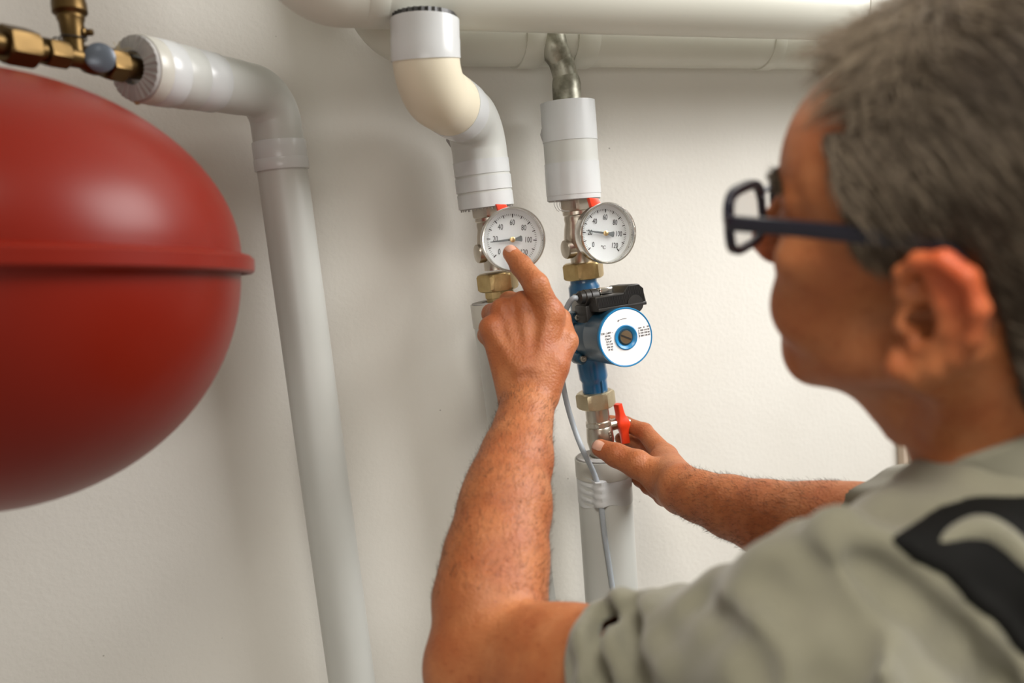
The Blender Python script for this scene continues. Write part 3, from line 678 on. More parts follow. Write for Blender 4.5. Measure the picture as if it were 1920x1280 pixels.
# handle plate: long along the pipe, broad along the view, thin along the stem, with a swollen middle
hm = MB()
nH = 18; ringsH = []
for i in range(nH+1):
    s = -1 + 2*i/nH
    w = 7 + 4*math.exp(-(s/0.28)**2) ; th = 7.5 + 0.8*s + 6.0*math.exp(-(s/0.3)**2)
    off = -6*s*abs(s) if False else 0
    tw = 0.35*s
    c = hcen + dv*(s*39*kv) + Xv*((-7*abs(s) if s < 0 else 3*s)*kv*0.8)
    ex, ey = Xv*math.cos(tw) + ny*math.sin(tw), -Xv*math.sin(tw) + ny*math.cos(tw)
    ringsH.append([c + (ex*th*math.copysign(abs(math.cos(t))**0.4, math.cos(t)) + ey*w*math.copysign(abs(math.sin(t))**0.4, math.sin(t)))*kv for t in [2*PI*j/24 for j in range(24)]])
hm.rings(ringsH)
lv.part('handle', hm, 'red_plastic', smooth=50, label='bright red handle')
lv.part('handle_screw', MB().lathe(hcen, Xv, [(5.5*kv, 8*kv), (5.5*kv, 16*kv), (4*kv, 17.5*kv), (0.1*kv, 18*kv)], seg=16, cap1=False), 'screw_steel')
em = MB(); ec = lv0 + dv*82*kv + (ny*0.93 + Xv*0.36)*25.6*kv; ex = unit(Xv*0.93 - ny*0.36)
for a, b, w, h in ((-3.5, 0, 1.1, 11), (3.5, 0, 1.1, 11), (0, 5, 7, 1.1), (0, 0, 7, 1.1), (0.5, -5, 7, 1.1)):
    em.box(ec + ex*a*kv - dv*b*kv, ex, dv, np.cross(ex, dv), w*kv, h*kv, 1.0*kv)
lv.part('cast_mark', em, 'nickel')

# ------------------------------------------------------------------ lower right insulated pipe + cable
e0, e1 = Q(1130, 856, AXIS_Y), Q(1158, 1290, AXIS_Y); rE = rad(51, e0); dE = unit(e1-e0)
rp_ = Thing('insulated_pipe', 'grey insulated pipe below the red handle, with a cable taped to it', 'pipe', e0)
rp_.part('jacket', MB().tube([e0, e1+dE*0.1], rE, seg=56), 'pvc')
rp_.part('foam_end', MB().lathe(e0, dE, [(rE*0.5, 0.004), (rE*0.96, 0.004), (rE*0.96, -0.002), (rE*0.5, -0.002)], seg=40, closed=True), 'foam')
rp_.part('tape_band', band(e0+dE*0.012, dE, rE*1.008, 0.024), 'tape_aged')
ky = depth(e0)/F_PX
def on_pipe(px, py, extra=0.0035):   # on the camera-facing surface of that pipe
    p = Q(px, py, AXIS_Y); c = e0 + dE*((p-e0) @ dE); side = p-c; s = min(np.linalg.norm(side), rE*0.95)
    fr = -CM[2] + dE*(CM[2] @ dE); fr = unit(fr)
    p = c + (unit(side)*s if np.linalg.norm(side) > 1e-6 else 0) + fr*math.sqrt(max(rE**2-s**2, 0)); return c + unit(p-c)*(rE+extra)
# wrinkled tape wrap over pipe and cable
def tape_wrap(s0, s1, r, seed):
    r_ = np.random.default_rng(seed); mbx = MB(); n = 72; rows = 14; x_, y_, a_ = frame(dE, CM[0]); rg_ = []
    cq = on_pipe(1119, 912, 0)-e0; cab = math.atan2(cq @ y_, cq @ x_)
    for j in range(rows+1):
        s = s0 + (s1-s0)*j/rows; ring = []
        for i in range(n):
            t = 2*PI*i/n; da = (t-cab+PI) % (2*PI) - PI
            bulge = 0.0074*math.exp(-(da/0.20)**4) + 0.0011*math.sin(j*1.7+3*da)*math.exp(-((da-0.35)/0.5)**2)
            edge = 0.003*math.sin(t*3+seed)*((j == 0) - (j == rows))
            ring.append(e0 + a_*(s+edge) + (x_*math.cos(t)+y_*math.sin(t))*(r+bulge+0.0004))
        rg_.append(ring)
    inner = [[e0 + a_*s + (x_*math.cos(2*PI*i/n)+y_*math.sin(2*PI*i/n))*(r-0.003) for i in range(n)] for s in (s1, s0)]
    return mbx.rings(rg_+inner, closed=True)
rp_.part('tape_wrap', tape_wrap(28*ky, 82*ky, rE, 3), 'tape', label='crinkled tape over the cable')
yc = AXIS_Y - rE/1.0 - 0.0045
cpts = [gl1 - gd*4*kg, gl1 + gd*4*kg, Q(1066, 570, -0.118), Q(1058, 592, -0.11), Q(1052, 640, -0.10), Q(1053, 700, -0.10), Q(1062, 752, -0.10), Q(1076, 800, -0.105), Q(1092, 842, -0.118), on_pipe(1108, 872, 0.006), on_pipe(1117, 900), on_pipe(1122, 935), on_pipe(1128, 985), on_pipe(1137, 1045), on_pipe(1146, 1110), on_pipe(1156, 1200), on_pipe(1164, 1300)]
cab = Thing('pump_cable', 'thin grey cable running from the pump gland down to the taped pipe', 'cable', cpts[3])
cab.part('cable_sheath', MB().tube(smooth_path(cpts, 8), rad(5.2, cpts[6]), seg=16), 'cable_grey')

# ------------------------------------------------------------------ surfaces grown from distance fields (camera-aligned metric space)
f32 = np.float32
def smin(a, b, k):
    h = np.clip(0.5 + 0.5*(b-a)/k, 0, 1); return b + (a-b)*h - k*h*(1-h)
def smax(a, b, k): return -smin(-a, -b, k)
def cone(p, a, b, ra, rb):
    a = np.asarray(a, f32); b = np.asarray(b, f32); ab = b-a; L = float(ab @ ab) + 1e-12
    t = np.clip(((p-a) @ ab)/f32(L), 0, 1)
    q = p - a - t[:, None]*ab
    return np.sqrt(np.einsum('ij,ij->i', q, q)) - (ra + t*(rb-ra)).astype(f32)
def sph(p, a, r):
    q = p - np.asarray(a, f32); return np.sqrt(np.einsum('ij,ij->i', q, q)) - f32(r)
def ell(p, c, B, r):                 # B rows: the local axes
    q = (p - np.asarray(c, f32)) @ np.asarray(B, f32).T; r = np.asarray(r, f32)
    k0 = np.sqrt(np.einsum('ij,ij->i', q/r, q/r)); k1 = np.sqrt(np.einsum('ij,ij->i', q/(r*r), q/(r*r))) + 1e-9
    return k0*(k0-1)/k1
def chain(p, pts, rs, k=0.004):
    d = None
    for i in range(len(pts)-1):
        e = cone(p, pts[i], pts[i+1], rs[i], rs[i+1]); d = e if d is None else smin(d, e, k)
    return d
def surfnet(field, lo, hi, h, B=12, slack=1.7):
    lo = np.asarray(lo, float); n = np.ceil((np.asarray(hi)-lo)/h/B).astype(int)
    bi = np.stack(np.meshgrid(*[np.arange(k) for k in n], indexing='ij'), -1).reshape(-1, 3)
    cen = (lo + (bi+0.5)*B*h).astype(f32)
    dc = field(cen)
    D = np.repeat(np.repeat(np.repeat(np.where(dc < 0, f32(-1), f32(1)).reshape(n), B, 0), B, 1), B, 2)
    keep = bi[np.abs(dc) < B*h*0.87*slack]
    off = np.stack(np.meshgrid(*[np.arange(B)]*3, indexing='ij'), -1).reshape(-1, 3)
    order = np.lexsort((keep[:, 2]//3, keep[:, 1]//3, keep[:, 0]//3)); keep = keep[order]
    for s in range(0, len(keep), 40):
        kb = keep[s:s+40]
        ip = (kb[:, None, :]*B + off[None]).reshape(-1, 3)
        d = field((lo + ip*h).astype(f32))
        D[ip[:, 0], ip[:, 1], ip[:, 2]] = d
    ins = D < 0
    c = ins[:-1, :-1, :-1].astype(np.uint8)
    for i, j, k in ((1, 0, 0), (0, 1, 0), (1, 1, 0), (0, 0, 1), (1, 0, 1), (0, 1, 1), (1, 1, 1)):
        c += ins[i:ins.shape[0]-1+i, j:ins.shape[1]-1+j, k:ins.shape[2]-1+k]
    act = np.argwhere((c > 0) & (c < 8))
    idx = np.full(c.shape, -1, np.int32); idx[act[:, 0], act[:, 1], act[:, 2]] = np.arange(len(act))
    acc = np.zeros((len(act), 3)); cnt = np.zeros(len(act))
    cor = [(i, j, k) for i in (0, 1) for j in (0, 1) for k in (0, 1)]
    val = {q: D[act[:, 0]+q[0], act[:, 1]+q[1], act[:, 2]+q[2]] for q in cor}
    for a in cor:
        for ax in range(3):
            if a[ax] == 0:
                b = list(a); b[ax] = 1; b = tuple(b); va, vb = val[a], val[b]
                m = (va < 0) != (vb < 0); t = np.where(m, va/np.where(m, va-vb, 1), 0)
                q = np.tile(np.array(a, float), (len(act), 1)); q[:, ax] += t
                acc[m] += q[m]; cnt[m] += 1
    V = lo + (act + acc/cnt[:, None])*h
    Fc = []
    for ax in range(3):
        sl = [slice(1, -1)]*3; sl[ax] = slice(0, -1); a = ins[tuple(sl)]
        sh = [slice(1, -1)]*3; sh[ax] = slice(1, None); b = ins[tuple(sh)]
        e = np.argwhere(a != b); o = np.ones(3, int); o[ax] = 0; e = e + o
        u, v = [(1, 2), (2, 0), (0, 1)][ax]; du = np.zeros(3, int); du[u] = 1; dv_ = np.zeros(3, int); dv_[v] = 1
        g = lambda q: idx[q[:, 0], q[:, 1], q[:, 2]]
        q4 = np.stack([g(e-du-dv_), g(e-dv_), g(e), g(e-du)], 1)
        fl = ins[e[:, 0], e[:, 1], e[:, 2]]; q4 = np.where(fl[:, None], q4, q4[:, ::-1])
        Fc.append(q4[(q4 >= 0).all(1)])
    return V, np.concatenate(Fc)
def grad(field, p, e=0.001):
    g = np.stack([field(p + np.eye(3, dtype=f32)[i]*f32(e)) - field(p - np.eye(3, dtype=f32)[i]*f32(e)) for i in range(3)], 1)
    return g/(np.linalg.norm(g, axis=1, keepdims=True)+1e-9)
def settle(field, V, it=2):          # pull the net's vertices onto the surface
    for _ in range(it):
        p = V.astype(f32); d = field(p); V = V - grad(field, p)*np.clip(d, -0.0015, 0.0015)[:, None]
    return V
def field_object(name, V, Fc, material, root, parent=None, tone=None):
    me = bpy.data.meshes.new(name); W = to_world(V) - np.array(root.location)
    me.vertices.add(len(W)); me.vertices.foreach_set('co', W.astype(f32).ravel())
    me.loops.add(Fc.size); me.loops.foreach_set('vertex_index', Fc[:, ::-1].astype(np.int32).ravel())
    me.polygons.add(len(Fc)); me.polygons.foreach_set('loop_start', np.arange(0, Fc.size, 4, dtype=np.int32))
    me.update(calc_edges=True); me.validate()
    if tone is not None:
        at = me.color_attributes.new('tone', 'FLOAT_COLOR', 'POINT')
        at.data.foreach_set('color', np.concatenate([tone, np.ones((len(tone), 1))], 1).astype(f32).ravel())
    me.shade_smooth(); me.materials.append(MATS[material])
    o = bpy.data.objects.new(name, me); COL.objects.link(o); o.parent = parent or root
    return o
def clean(V, Fc):
    """largest connected piece only"""
    n = len(V); lab = np.arange(n)
    while True:
        m = lab[Fc].min(1); new = lab.copy()
        np.minimum.at(new, Fc.ravel(), np.repeat(m, 4)); new = new[new]
        if (new == lab).all(): break
        lab = new
    u, c = np.unique(lab, return_counts=True); keep = lab == u[c.argmax()]
    if keep.all(): return V, Fc
    mp = np.cumsum(keep)-1; Fk = Fc[keep[Fc].all(1)]
    return V[keep], mp[Fk]
C = cp_
WUP = CM @ np.array([0, 0, 1.0])     # world up seen in camera axes

# ------------------------------------------------------------------ the person: joints
zgl = float(CM[2] @ (gcL + nrmL*0.0015 - CAM))
ear = C(1716, 548, 0.435)
hF = unit(np.array([-0.755, 0.215, 0.62]))                      # where the face points
_u = unit(WUP + 0.06*np.array([1, 0, 0]))
hU = unit(_u - hF*(_u @ hF)); hL = np.cross(hF, hU)
if hL[2] > 0: hL = -hL
tilt = math.radians(13); hU, hL = hU*math.cos(tilt) + hL*math.sin(tilt), hL*math.cos(tilt) - hU*math.sin(tilt)   # the head leans to its left
HB = np.stack([hF, hL, hU])
HS = 1.0
hO = ear - hL*0.074*HS
def H(f, l, u): return hO + (hF*f + hL*l + hU*u)*0.001*HS
NB = C(1945, 900, 0.53)                                       # neck base
SL = C(1550, 1235, 0.46); SR = C(2085, 1010, 0.63)            # shoulders
bF = unit(np.array([-0.55, 0.0, 0.83])); bF = unit(bF - WUP*(bF @ WUP)); bR = np.cross(WUP, bF)
if bR[0] < 0: bR = -bR
EL = C(916, 1222, 0.715); WL = C(991, 738, 0.885)
ER = C(1590, 1000, 0.815); WR = C(1272, 918, 0.935)

def head_field(p):
    e = lambda c, r: ell(p, H(*c), HB, np.array(r)*0.001*HS)
    c = lambda a, b, ra, rb: cone(p, H(*a), H(*b), ra*0.001*HS, rb*0.001*HS)
    s = lambda a, r: sph(p, H(*a), r*0.001*HS)
    d = e((-2, 0, 48), (96, 75, 82))
    d = smin(d, e((44, 0, 46), (57, 64, 58)), 0.02)
    d = smin(d, e((46, 0, -18), (48, 57, 66)), 0.02)
    for sg in (-1, 1):
        d = smin(d, c((4, 53*sg, -48), (72, 18*sg, -80), 15, 14), 0.022)
        d = smin(d, e((62, 44*sg, -4), (26, 19, 17)), 0.018)
        d = smin(d, c((88, 8*sg, 32), (76, 46*sg, 31), 9, 8), 0.010)
        d = smin(d, e((70, 34*sg, -36), (24, 20, 26)), 0.014)
    d = smin(d, s((80, 0, -78), 18), 0.018)
    d = smin(d, e((76, 0, -46), (24, 33, 28)), 0.014)
    for sg in (-1, 1):
        d = smax(d, -e((104, 31*sg, 16), (16, 16, 11)), 0.010)
        d = smin(d, e((82, 31*sg, 14), (13, 15, 11)), 0.004)
    nose = smin(c((98, 0, 26), (115, 0, -7), 7.5, 10.5), s((112, 0, -10), 11), 0.006)
    for sg in (-1, 1): nose = smin(nose, e((103, 11*sg, -13), (12, 8, 8)), 0.006)
    d = smin(d, nose, 0.009)
    d = smin(d, e((94, 0, -41), (11, 24, 6.5)), 0.006); d = smin(d, e((92, 0, -52), (11, 21, 7)), 0.006)
    d = smax(d, -e((106, 0, -46.5), (12, 25, 1.8)), 0.003)
    # nasolabial crease and cheek fold on the near side
    for sg in (-1, 1):
        d = smax(d, -chain(p, [H(104, 17*sg, -14), H(97, 30*sg, -30), H(90, 34*sg, -48)], [0.0022]*3), 0.008)
    # ears
    for sg in (-1, 1):
        E3 = lambda f, l, u: H(f*0.88-3, (l-76)*0.92*sg + 76*sg, u*0.88-9)
        a = math.radians(18); Bq = np.stack([hF*math.cos(a) - hU*math.sin(a)*-1*0 + 0, hL*sg, hU]); 
        fl = math.radians(24); ef = unit(hF*math.cos(fl) + hL*sg*math.sin(fl)*-1); el_ = unit(np.cross(hU, ef)); 
        tl = math.radians(12); ef2 = ef*math.cos(tl) + hU*math.sin(tl); eu2 = hU*math.cos(tl) - ef*math.sin(tl)
        Bq = np.stack([ef2, el_, eu2])
        plate = ell(p, E3(-13, 82, 3), Bq, np.array([18, 6.0, 28])*0.001*HS)
        ear_d = plate
        hx = [E3(-1, 78, 2), E3(8, 81, 12), E3(9, 83, 24), E3(0, 87, 34), E3(-14, 91, 38), E3(-28, 95, 32), E3(-36, 96, 16), E3(-35, 94, -2), E3(-28, 90, -18), E3(-17, 86, -28)]
        ear_d = smin(ear_d, chain(p, hx, np.array([3.2, 3.8, 4.2, 4.6, 4.8, 4.8, 4.6, 4.4, 4.6, 5.5])*0.001*HS, 0.003), 0.007)
        ear_d = smin(ear_d, chain(p, [E3(-17, 86, -28), E3(-7, 82, -36), E3(4, 79, -36), E3(8, 76, -26)], np.array([6.5, 8, 8, 5])*0.001*HS), 0.006)
        ear_d = smax(ear_d, -chain(p, [E3(2, 90, 22), E3(-10, 94, 28), E3(-24, 98, 22), E3(-28, 98, 6), E3(-25, 96, -8)], np.array([1.6, 2.2, 2.4, 2.2, 1.6])*0.001*HS), 0.003)
        ear_d = smax(ear_d, -ell(p, E3(-3, 89, -6), Bq, np.array([11, 19, 14])*0.001*HS), 0.003)
        ear_d = smin(ear_d, chain(p, [E3(-8, 86, 24), E3(-17, 88, 12), E3(-20, 88, -2), E3(-14, 85, -16), E3(-4, 82, -20)], np.array([2.4, 2.7, 2.9, 3.2, 3.2])*0.001*HS), 0.007)
        ear_d = smin(ear_d, chain(p, [E3(6, 79, 2), E3(5, 80, -8), E3(2, 79, -14)], np.array([4, 5, 4])*0.001*HS), 0.004)
        d = smin(d, ear_d, 0.005)
    d = smax(d, -cone(p, H(-7, 92, -13), H(1, 66, -13), 0.005*HS, 0.003), 0.003)
    return d
neck_top = H(-22, 0, -10)
nax = unit(neck_top - NB)
def neck_field(p):
    d = cone(p, neck_top, NB, 0.053, 0.057)
    d = smin(d, cone(p, H(58, 0, -66), NB + bF*0.02 + nax*0.03, 0.024, 0.040), 0.03)
    d = smin(d, cone(p, H(20, 0, -62), NB + bF*0.030 - WUP*0.01, 0.026, 0.034), 0.03)
    for sg in (-1, 1):
        d = smin(d, cone(p, H(-22, 58*sg, -30), NB + bF*0.050 - bR*0.012*sg - WUP*0.035, 0.014, 0.013), 0.02)
    return d
def skull_field(p):                  # under the hair
    d = ell(p, H(-2, 0, 48), HB, np.array([96, 75, 82])*0.001*HS)
    d = smin(d, ell(p, H(44, 0, 46), HB, np.array([57, 64, 58])*0.001*HS), 0.02)
    d = smin(d, cone(p, neck_top, NB, 0.056, 0.060), 0.02)
    return d

def limb(p, pts, rs, k=0.02): return chain(p, pts, rs, k)
def arm_left(p):
    fo = [(916, 1222, .715, 47), (921, 1130, .735, 46.5), (932, 1050, .757, 44.5), (950, 950, .79, 40), (968, 860, .83, 34), (985, 780, .866, 29)]
    d = chain(p, [C(a, b, z) for a, b, z, r in fo], [r*.001 for *_, r in fo], 0.012)
    d = smin(d, cone(p, C(893, 1120, .73), C(938, 900, .80), 0.030, 0.026), 0.02)
    up = [(916, 1228, .715, 47), (1060, 1262, .66, 48), (1250, 1268, .59, 50), (1545, 1235, .46, 48)]
    d = smin(d, chain(p, [C(a, b, z) for a, b, z, r in up], [r*.001 for *_, r in up], 0.02), 0.012)
    d = smin(d, sph(p, C(868, 1270, .705), 0.026), 0.03)
    return d
Z = zgl
LW = [C(968, 742, .888), C(1012, 738, .884)]
LJ = {'index': [(1030, 590, .908, 15.0), (1005, 534, Z-.038, 13.2), (977, 498, Z-.0200, 11.4), (958, 475, Z-.0098, 9.0)],
      'middle': [(982, 572, .915, 13.0), (955, 566, .955, 11.5), (962, 596, .967, 9.5), (976, 606, .952, 8)],
      'ring': [(944, 584, .915, 12.5), (922, 588, .95, 10.8), (934, 616, .958, 9), (952, 620, .945, 8)],
      'little': [(922, 616, .905, 11.5), (913, 628, .936, 9.8), (924, 646, .944, 8.5), (942, 646, .934, 7.5)],
      'thumb': [(1036, 688, .893, 15.5), (1060, 640, .912, 13.5), (1050, 598, .937, 11.5), (1024, 588, .955, 9.5)]}
def hand_left(p):
    d = None
    for (a, b), r0 in zip((('index', 1), ('middle', 1), ('ring', 0), ('little', 0)), (20, 21, 21, 19)):
        J = LJ[a][0]; base = LW[1]*0.75+LW[0]*0.25 if a == 'index' else LW[1]*0.5+LW[0]*0.5 if a == 'middle' else LW[0]*0.75+LW[1]*0.25 if a == 'ring' else LW[0]
        e = cone(p, base, C(*J[:3]), r0*.001, J[3]*.00106)
        d = e if d is None else smin(d, e, 0.010)
    d = smin(d, ell(p, C(992, 650, .915), np.eye(3), np.array([.040, .046, .020])), 0.012)
    d = smin(d, cone(p, LW[1], C(*LJ['thumb'][0][:3]), .020, .017), 0.014)
    fs = [chain(p, [C(*j[:3]) for j in LJ[k]], [j[3]*.001 for j in LJ[k]], 0.004) for k in LJ]
    fing = fs[0]
    for f_ in fs[1:]: fing = smin(fing, f_, 0.0025)
    d = smin(d, fing, 0.006)
    # knuckle mounds and extensor tendons
    for k in ('index', 'middle', 'ring', 'little'):
        J = LJ[k][0]
        d = smin(d, sph(p, C(J[0], J[1]-1, J[2]-.004), J[3]*.00092), 0.008)
        d = smin(d, cone(p, C(J[0]*.3+992*.7, J[1]*.3+735*.7, .873), C(J[0], J[1], J[2]-J[3]*.001+.0005), .0018, .0012), 0.012)
    # creases at the finger joints
    return d
RJ = {'thumb': [(1240, 896, .985, 17), (1194, 870, 1.003, 16.5), (1155, 853, 1.016, 14.2), (1126, 840, 1.026, 11.0)],
      'index': [(1248, 856, 1.040, 14), (1208, 809, 1.094, 11), (1172, 794, 1.114, 9.5), (1142, 789, 1.118, 8)],
      'middle': [(1252, 880, 1.046, 13.5), (1216, 842, 1.100, 11), (1188, 826, 1.122, 9), (1164, 822, 1.126, 8)],
      'ring': [(1250, 904, 1.046, 13), (1216, 876, 1.096, 10.5), (1197, 858, 1.118, 9), (1186, 850, 1.126, 8)],
      'little': [(1246, 928, 1.030, 12), (1216, 912, 1.072, 9.5), (1200, 900, 1.098, 8.5), (1190, 894, 1.110, 7.5)]}
RW = [C(1274, 900, .945), C(1276, 934, .955)]
def hand_right(p):
    d = None
    for k, t, r0 in (('index', 0.0, 19), ('middle', .3, 19), ('ring', .65, 19), ('little', 1.0, 18)):
        J = RJ[k][0]; e = cone(p, RW[0]*(1-t)+RW[1]*t, C(*J[:3]), r0*.001, J[3]*.00105)
        d = e if d is None else smin(d, e, 0.010)
    d = smin(d, cone(p, RW[0]*.5+RW[1]*.5, C(*RJ['thumb'][0][:3]), .020, .019), 0.014)
    d = smin(d, cone(p, C(1238, 900, .99), C(1236, 866, 1.03), .016, .014), 0.012)   # web muscle between thumb and index
    fs = [chain(p, [C(*j[:3]) for j in RJ[k]], [j[3]*.001 for j in RJ[k]], 0.004) for k in RJ]
    fing = fs[0]
    for f_ in fs[1:]: fing = smin(fing, f_, 0.0025)
    d = smin(d, fing, 0.007)
    d = smin(d, sph(p, C(1196, 866, .998), .0125), 0.006)
    return d
def arm_right(p):
    fo = [(1590, 1000, .815, 44), (1520, 990, .835, 43), (1440, 972, .862, 37), (1370, 950, .89, 31), (1310, 930, .92, 26), (1276, 918, .937, 24)]
    d = chain(p, [C(a, b, z) for a, b, z, r in fo], [r*.001 for *_, r in fo], 0.012)
    d = smin(d, cone(p, C(1590, 1000, .815), SR, .045, .058), 0.02)
    return d
def torso_field(p):
    B = np.stack([bR, WUP, bF])
    d = ell(p, NB - WUP*0.19 + bF*0.0, B, (.17, .20, .105))
    d = smin(d, ell(p, NB - WUP*0.36, B, (.15, .19, .10)), 0.05)
    d = smin(d, cone(p, NB - WUP*0.02, SL, .050, .050), 0.03); d = smin(d, cone(p, NB - WUP*0.02, SR, .050, .050), 0.03)
    return d
HEM = C(1166, 1272, .620); ARMD = unit(C(1250, 1225, .59) - C(1060, 1232, .66))
def march(field, px, py, z0=0.25, z1=1.2):
    z = np.linspace(z0, z1, 1200); p = np.stack([C(px, py, q) for q in z]).astype(f32); d = field(p)
    i = np.argmax(d < 0)
    return p[i].astype(float) if d[i] < 0 else None
def shirt_base(p):
    B = np.stack([bR, WUP, bF])
    d = ell(p, NB - WUP*0.20 - bF*0.005, B, (.19, .215, .122))
    d = smin(d, ell(p, NB - WUP*0.38, B, (.17, .21, .115)), 0.05)
    d = smin(d, cone(p, NB - WUP*0.018 - bF*.01, SL + WUP*0.0, .066, .060), 0.035)
    d = smin(d, cone(p, NB - WUP*0.018 - bF*.01, SR, .066, .064), 0.035)
    sl = [(1020, 1272, .67, 54), (1100, 1274, .642, 55.5), (1250, 1276, .588, 58), (1400, 1274, .525, 60), (1470, 1262, .495, 61), (1550, 1240, .46, 63)]
    d = smin(d, chain(p, [C(a, b, z) for a, b, z, r in sl], [r*.001 for *_, r in sl], 0.02), 0.02)
    d = smin(d, sph(p, C(1546, 1108, .458), .034), 0.022)
    d = smin(d, cone(p, C(1640, 990, .80), SR, .056, .066), 0.03)
    return d
nax = unit(neck_top - NB)
RHEM = C(1660, 985, .785); RARM = unit(SR - C(1590, 1000, .815))
GROUPS = [(head_field, hO + hU*0.01, 0.15), (neck_field, (neck_top+NB)/2, 0.17), (arm_left, C(1010, 1050, .70), 0.36), (hand_left, C(985, 640, .92), 0.14),
          (arm_right, C(1600, 960, .80), 0.36), (hand_right, C(1210, 880, 1.02), 0.15), (torso_field, NB - WUP*0.25, 0.36)]
KG = [None, 0.02, 0.02, 0.010, 0.02, 0.010, 0.03]
def body_field(p):
    d = np.full(len(p), 0.5, f32); mn, mx = p.min(0), p.max(0)
    for (fn, c, R), k in zip(GROUPS, KG):
        q = np.clip(c, mn, mx)
        if np.linalg.norm(q-c) > R + 0.05: continue
        e = fn(p); d = np.minimum(d, e) if k is None else smin(d, e, f32(k))
    cov = (((p[:, 2] < .74) & ((p-HEM) @ ARMD > .012)) | ((p-RHEM) @ RARM > 0.012)) & ((p-NB) @ WUP < 0.03)
    if cov.any(): cov &= cone(p, NB - nax*0.015, neck_top, .066, .07) > 0
    if cov.any() and (((mn+mx)/2)[0] > -0.05):
        d = np.where(cov, np.maximum(d, shirt_base(p)+0.025), d)
    return d.astype(f32)
def field_far(p):                    # coarse pass: points are spread out, evaluate everything
    return body_field(p)

allp = [H(130, 0, 0), H(-110, 0, 130), H(0, 100, 0), C(820, 1300, .68), C(800, 900, .8), C(1120, 800, 1.13), SR + 0.08, NB - WUP*0.55, SL - 0.09, C(940, 440, 1.0)]
lo = np.min(allp, 0) - 0.03; hi = np.max(allp, 0) + 0.03
BV, BF = surfnet(body_field, lo, hi, 0.0022)
BV, BF = clean(BV, BF)
BV = settle(body_field, BV, 1)
ploc = to_world(NB - WUP*0.5)
person = Thing('person', 'man in khaki T-shirt and dark overalls, pointing at a dial, gripping a red handle', 'person', ploc)
# local skin tone: ruddier ears, knuckles, fingertips and nose; lips
tone = np.ones((len(BV), 3))
def blush(pt, r, col, amt):
    w = np.exp(-(np.linalg.norm(BV-pt, axis=1)/r)**2)[:, None]*amt
    global tone; tone = tone*(1-w) + tone*np.array(col)*w
for q in (H(-20, 92, 20), H(-34, 95, 5), H(-14, 92, 34)): blush(q, .02, (1.25, .85, .80), .8)
blush(H(118, 0, -12), .022, (1.15, .75, .7), .8)
blush(H(100, 0, -46), .016, (1.0, .62, .62), .7)
for k in LJ:
    blush(C(*LJ[k][0][:3]), .016, (1.1, .78, .72), .6); blush(C(*LJ[k][3][:3]), .012, (1.1, .85, .82), .7)
for k in RJ: blush(C(*RJ[k][1][:3]), .014, (1.1, .82, .75), .5); blush(C(*RJ[k][3][:3]), .012, (1.12, .9, .9), .7)
field_object('body', BV, BF, 'skin', person.o, tone=tone)

# ------------------------------------------------------------------ shirt
def ridge_pts(field, px_pts):
    out = []
    for q in px_pts:
        m = march(field, *q)
        if m is not None: out.append(m)
    return out
RIDG = []; VALL = []
for pts, r in (([(1540, 1000), (1570, 1070), (1600, 1150), (1625, 1230), (1640, 1290)], .0050),
               ([(1588, 1005), (1680, 1060), (1770, 1130), (1850, 1205), (1930, 1285)], .0065),
               ([(1480, 1075), (1530, 1110), (1570, 1170), (1595, 1240)], .0055),
               ([(1465, 1120), (1500, 1190), (1540, 1260)], .005),
               ([(1110, 1150), (1098, 1200), (1100, 1260)], .0035),
               ([(1165, 1125), (1150, 1180), (1160, 1260)], .0035),
               ([(1210, 1118), (1222, 1180), (1250, 1250)], .003),
               ([(1770, 1030), (1840, 1040), (1940, 1085)], .007)):
    rp = ridge_pts(shirt_base, pts)
    if len(rp) > 1: RIDG.append((smooth_path(rp, 3), r))
for pts, r in (([(1500, 1055), (1540, 1095), (1585, 1160), (1608, 1240)], .006),
               ([(1440, 1095), (1490, 1160), (1530, 1230), (1560, 1290)], .007),
               ([(1640, 1080), (1740, 1160), (1820, 1230), (1870, 1285)], .006),
               ([(1135, 1150), (1122, 1200), (1128, 1270)], .004),
               ([(1190, 1135), (1186, 1190), (1200, 1260)], .004),
               ([(1300, 1120), (1380, 1190), (1420, 1280)], .004)):
    rp = ridge_pts(shirt_base, pts)
    if len(rp) > 1: VALL.append((smooth_path(rp, 3), r))
RC = [(np.mean(r, 0), np.max(np.linalg.norm(np.array(r)-np.mean(r, 0), axis=1))) for r, _ in RIDG+VALL]
def shirt_solid(p):
    d = shirt_base(p); mn, mx = p.min(0), p.max(0)
    for (pts, r), (c, R) in zip(RIDG+VALL, RC):
        if np.linalg.norm(np.clip(c, mn, mx)-c) > R+0.06: continue
        e = chain(p, pts, [r*1.75]*len(pts), 0.002)
        d = smin(d, e, 0.016) if any(pts is q for q, _ in RIDG) else smax(d, -e, 0.014)
    w = 0.0012*np.sin(p @ np.array([90, 140, 60], f32)) + 0.0009*np.sin(p @ np.array([-150, 110, 130], f32) + 1.3)
    return d + w.astype(f32)
def shirt_field(p):
    d = shirt_solid(p)
    # hems: cut across the sleeves, hollow them, open the neck
    d = smax(d, ((HEM - p) @ ARMD).astype(f32) + 0.0015*np.sin(p @ np.array([60, 160, 0], f32)), 0.003)
    d = smax(d, -cone(p, C(1000, 1270, .678), C(1210, 1274, .603), .0510, .0528), 0.003)
    d = smax(d, -cone(p, NB + nax*0.10, NB - nax*0.03, .064, .060), 0.004)
    return d.astype(f32)
allp = [HEM - 0.09, NB - WUP*0.55 - 0.17, NB + 0.22, SR + 0.09, SL - 0.09, NB - WUP*0.55 + 0.17, C(1040, 1330, .66)]
SV, SF = surfnet(shirt_field, np.min(allp, 0), np.max(allp, 0), 0.0034)
SV, SF = clean(SV, SF); SV = settle(shirt_field, SV, 1)
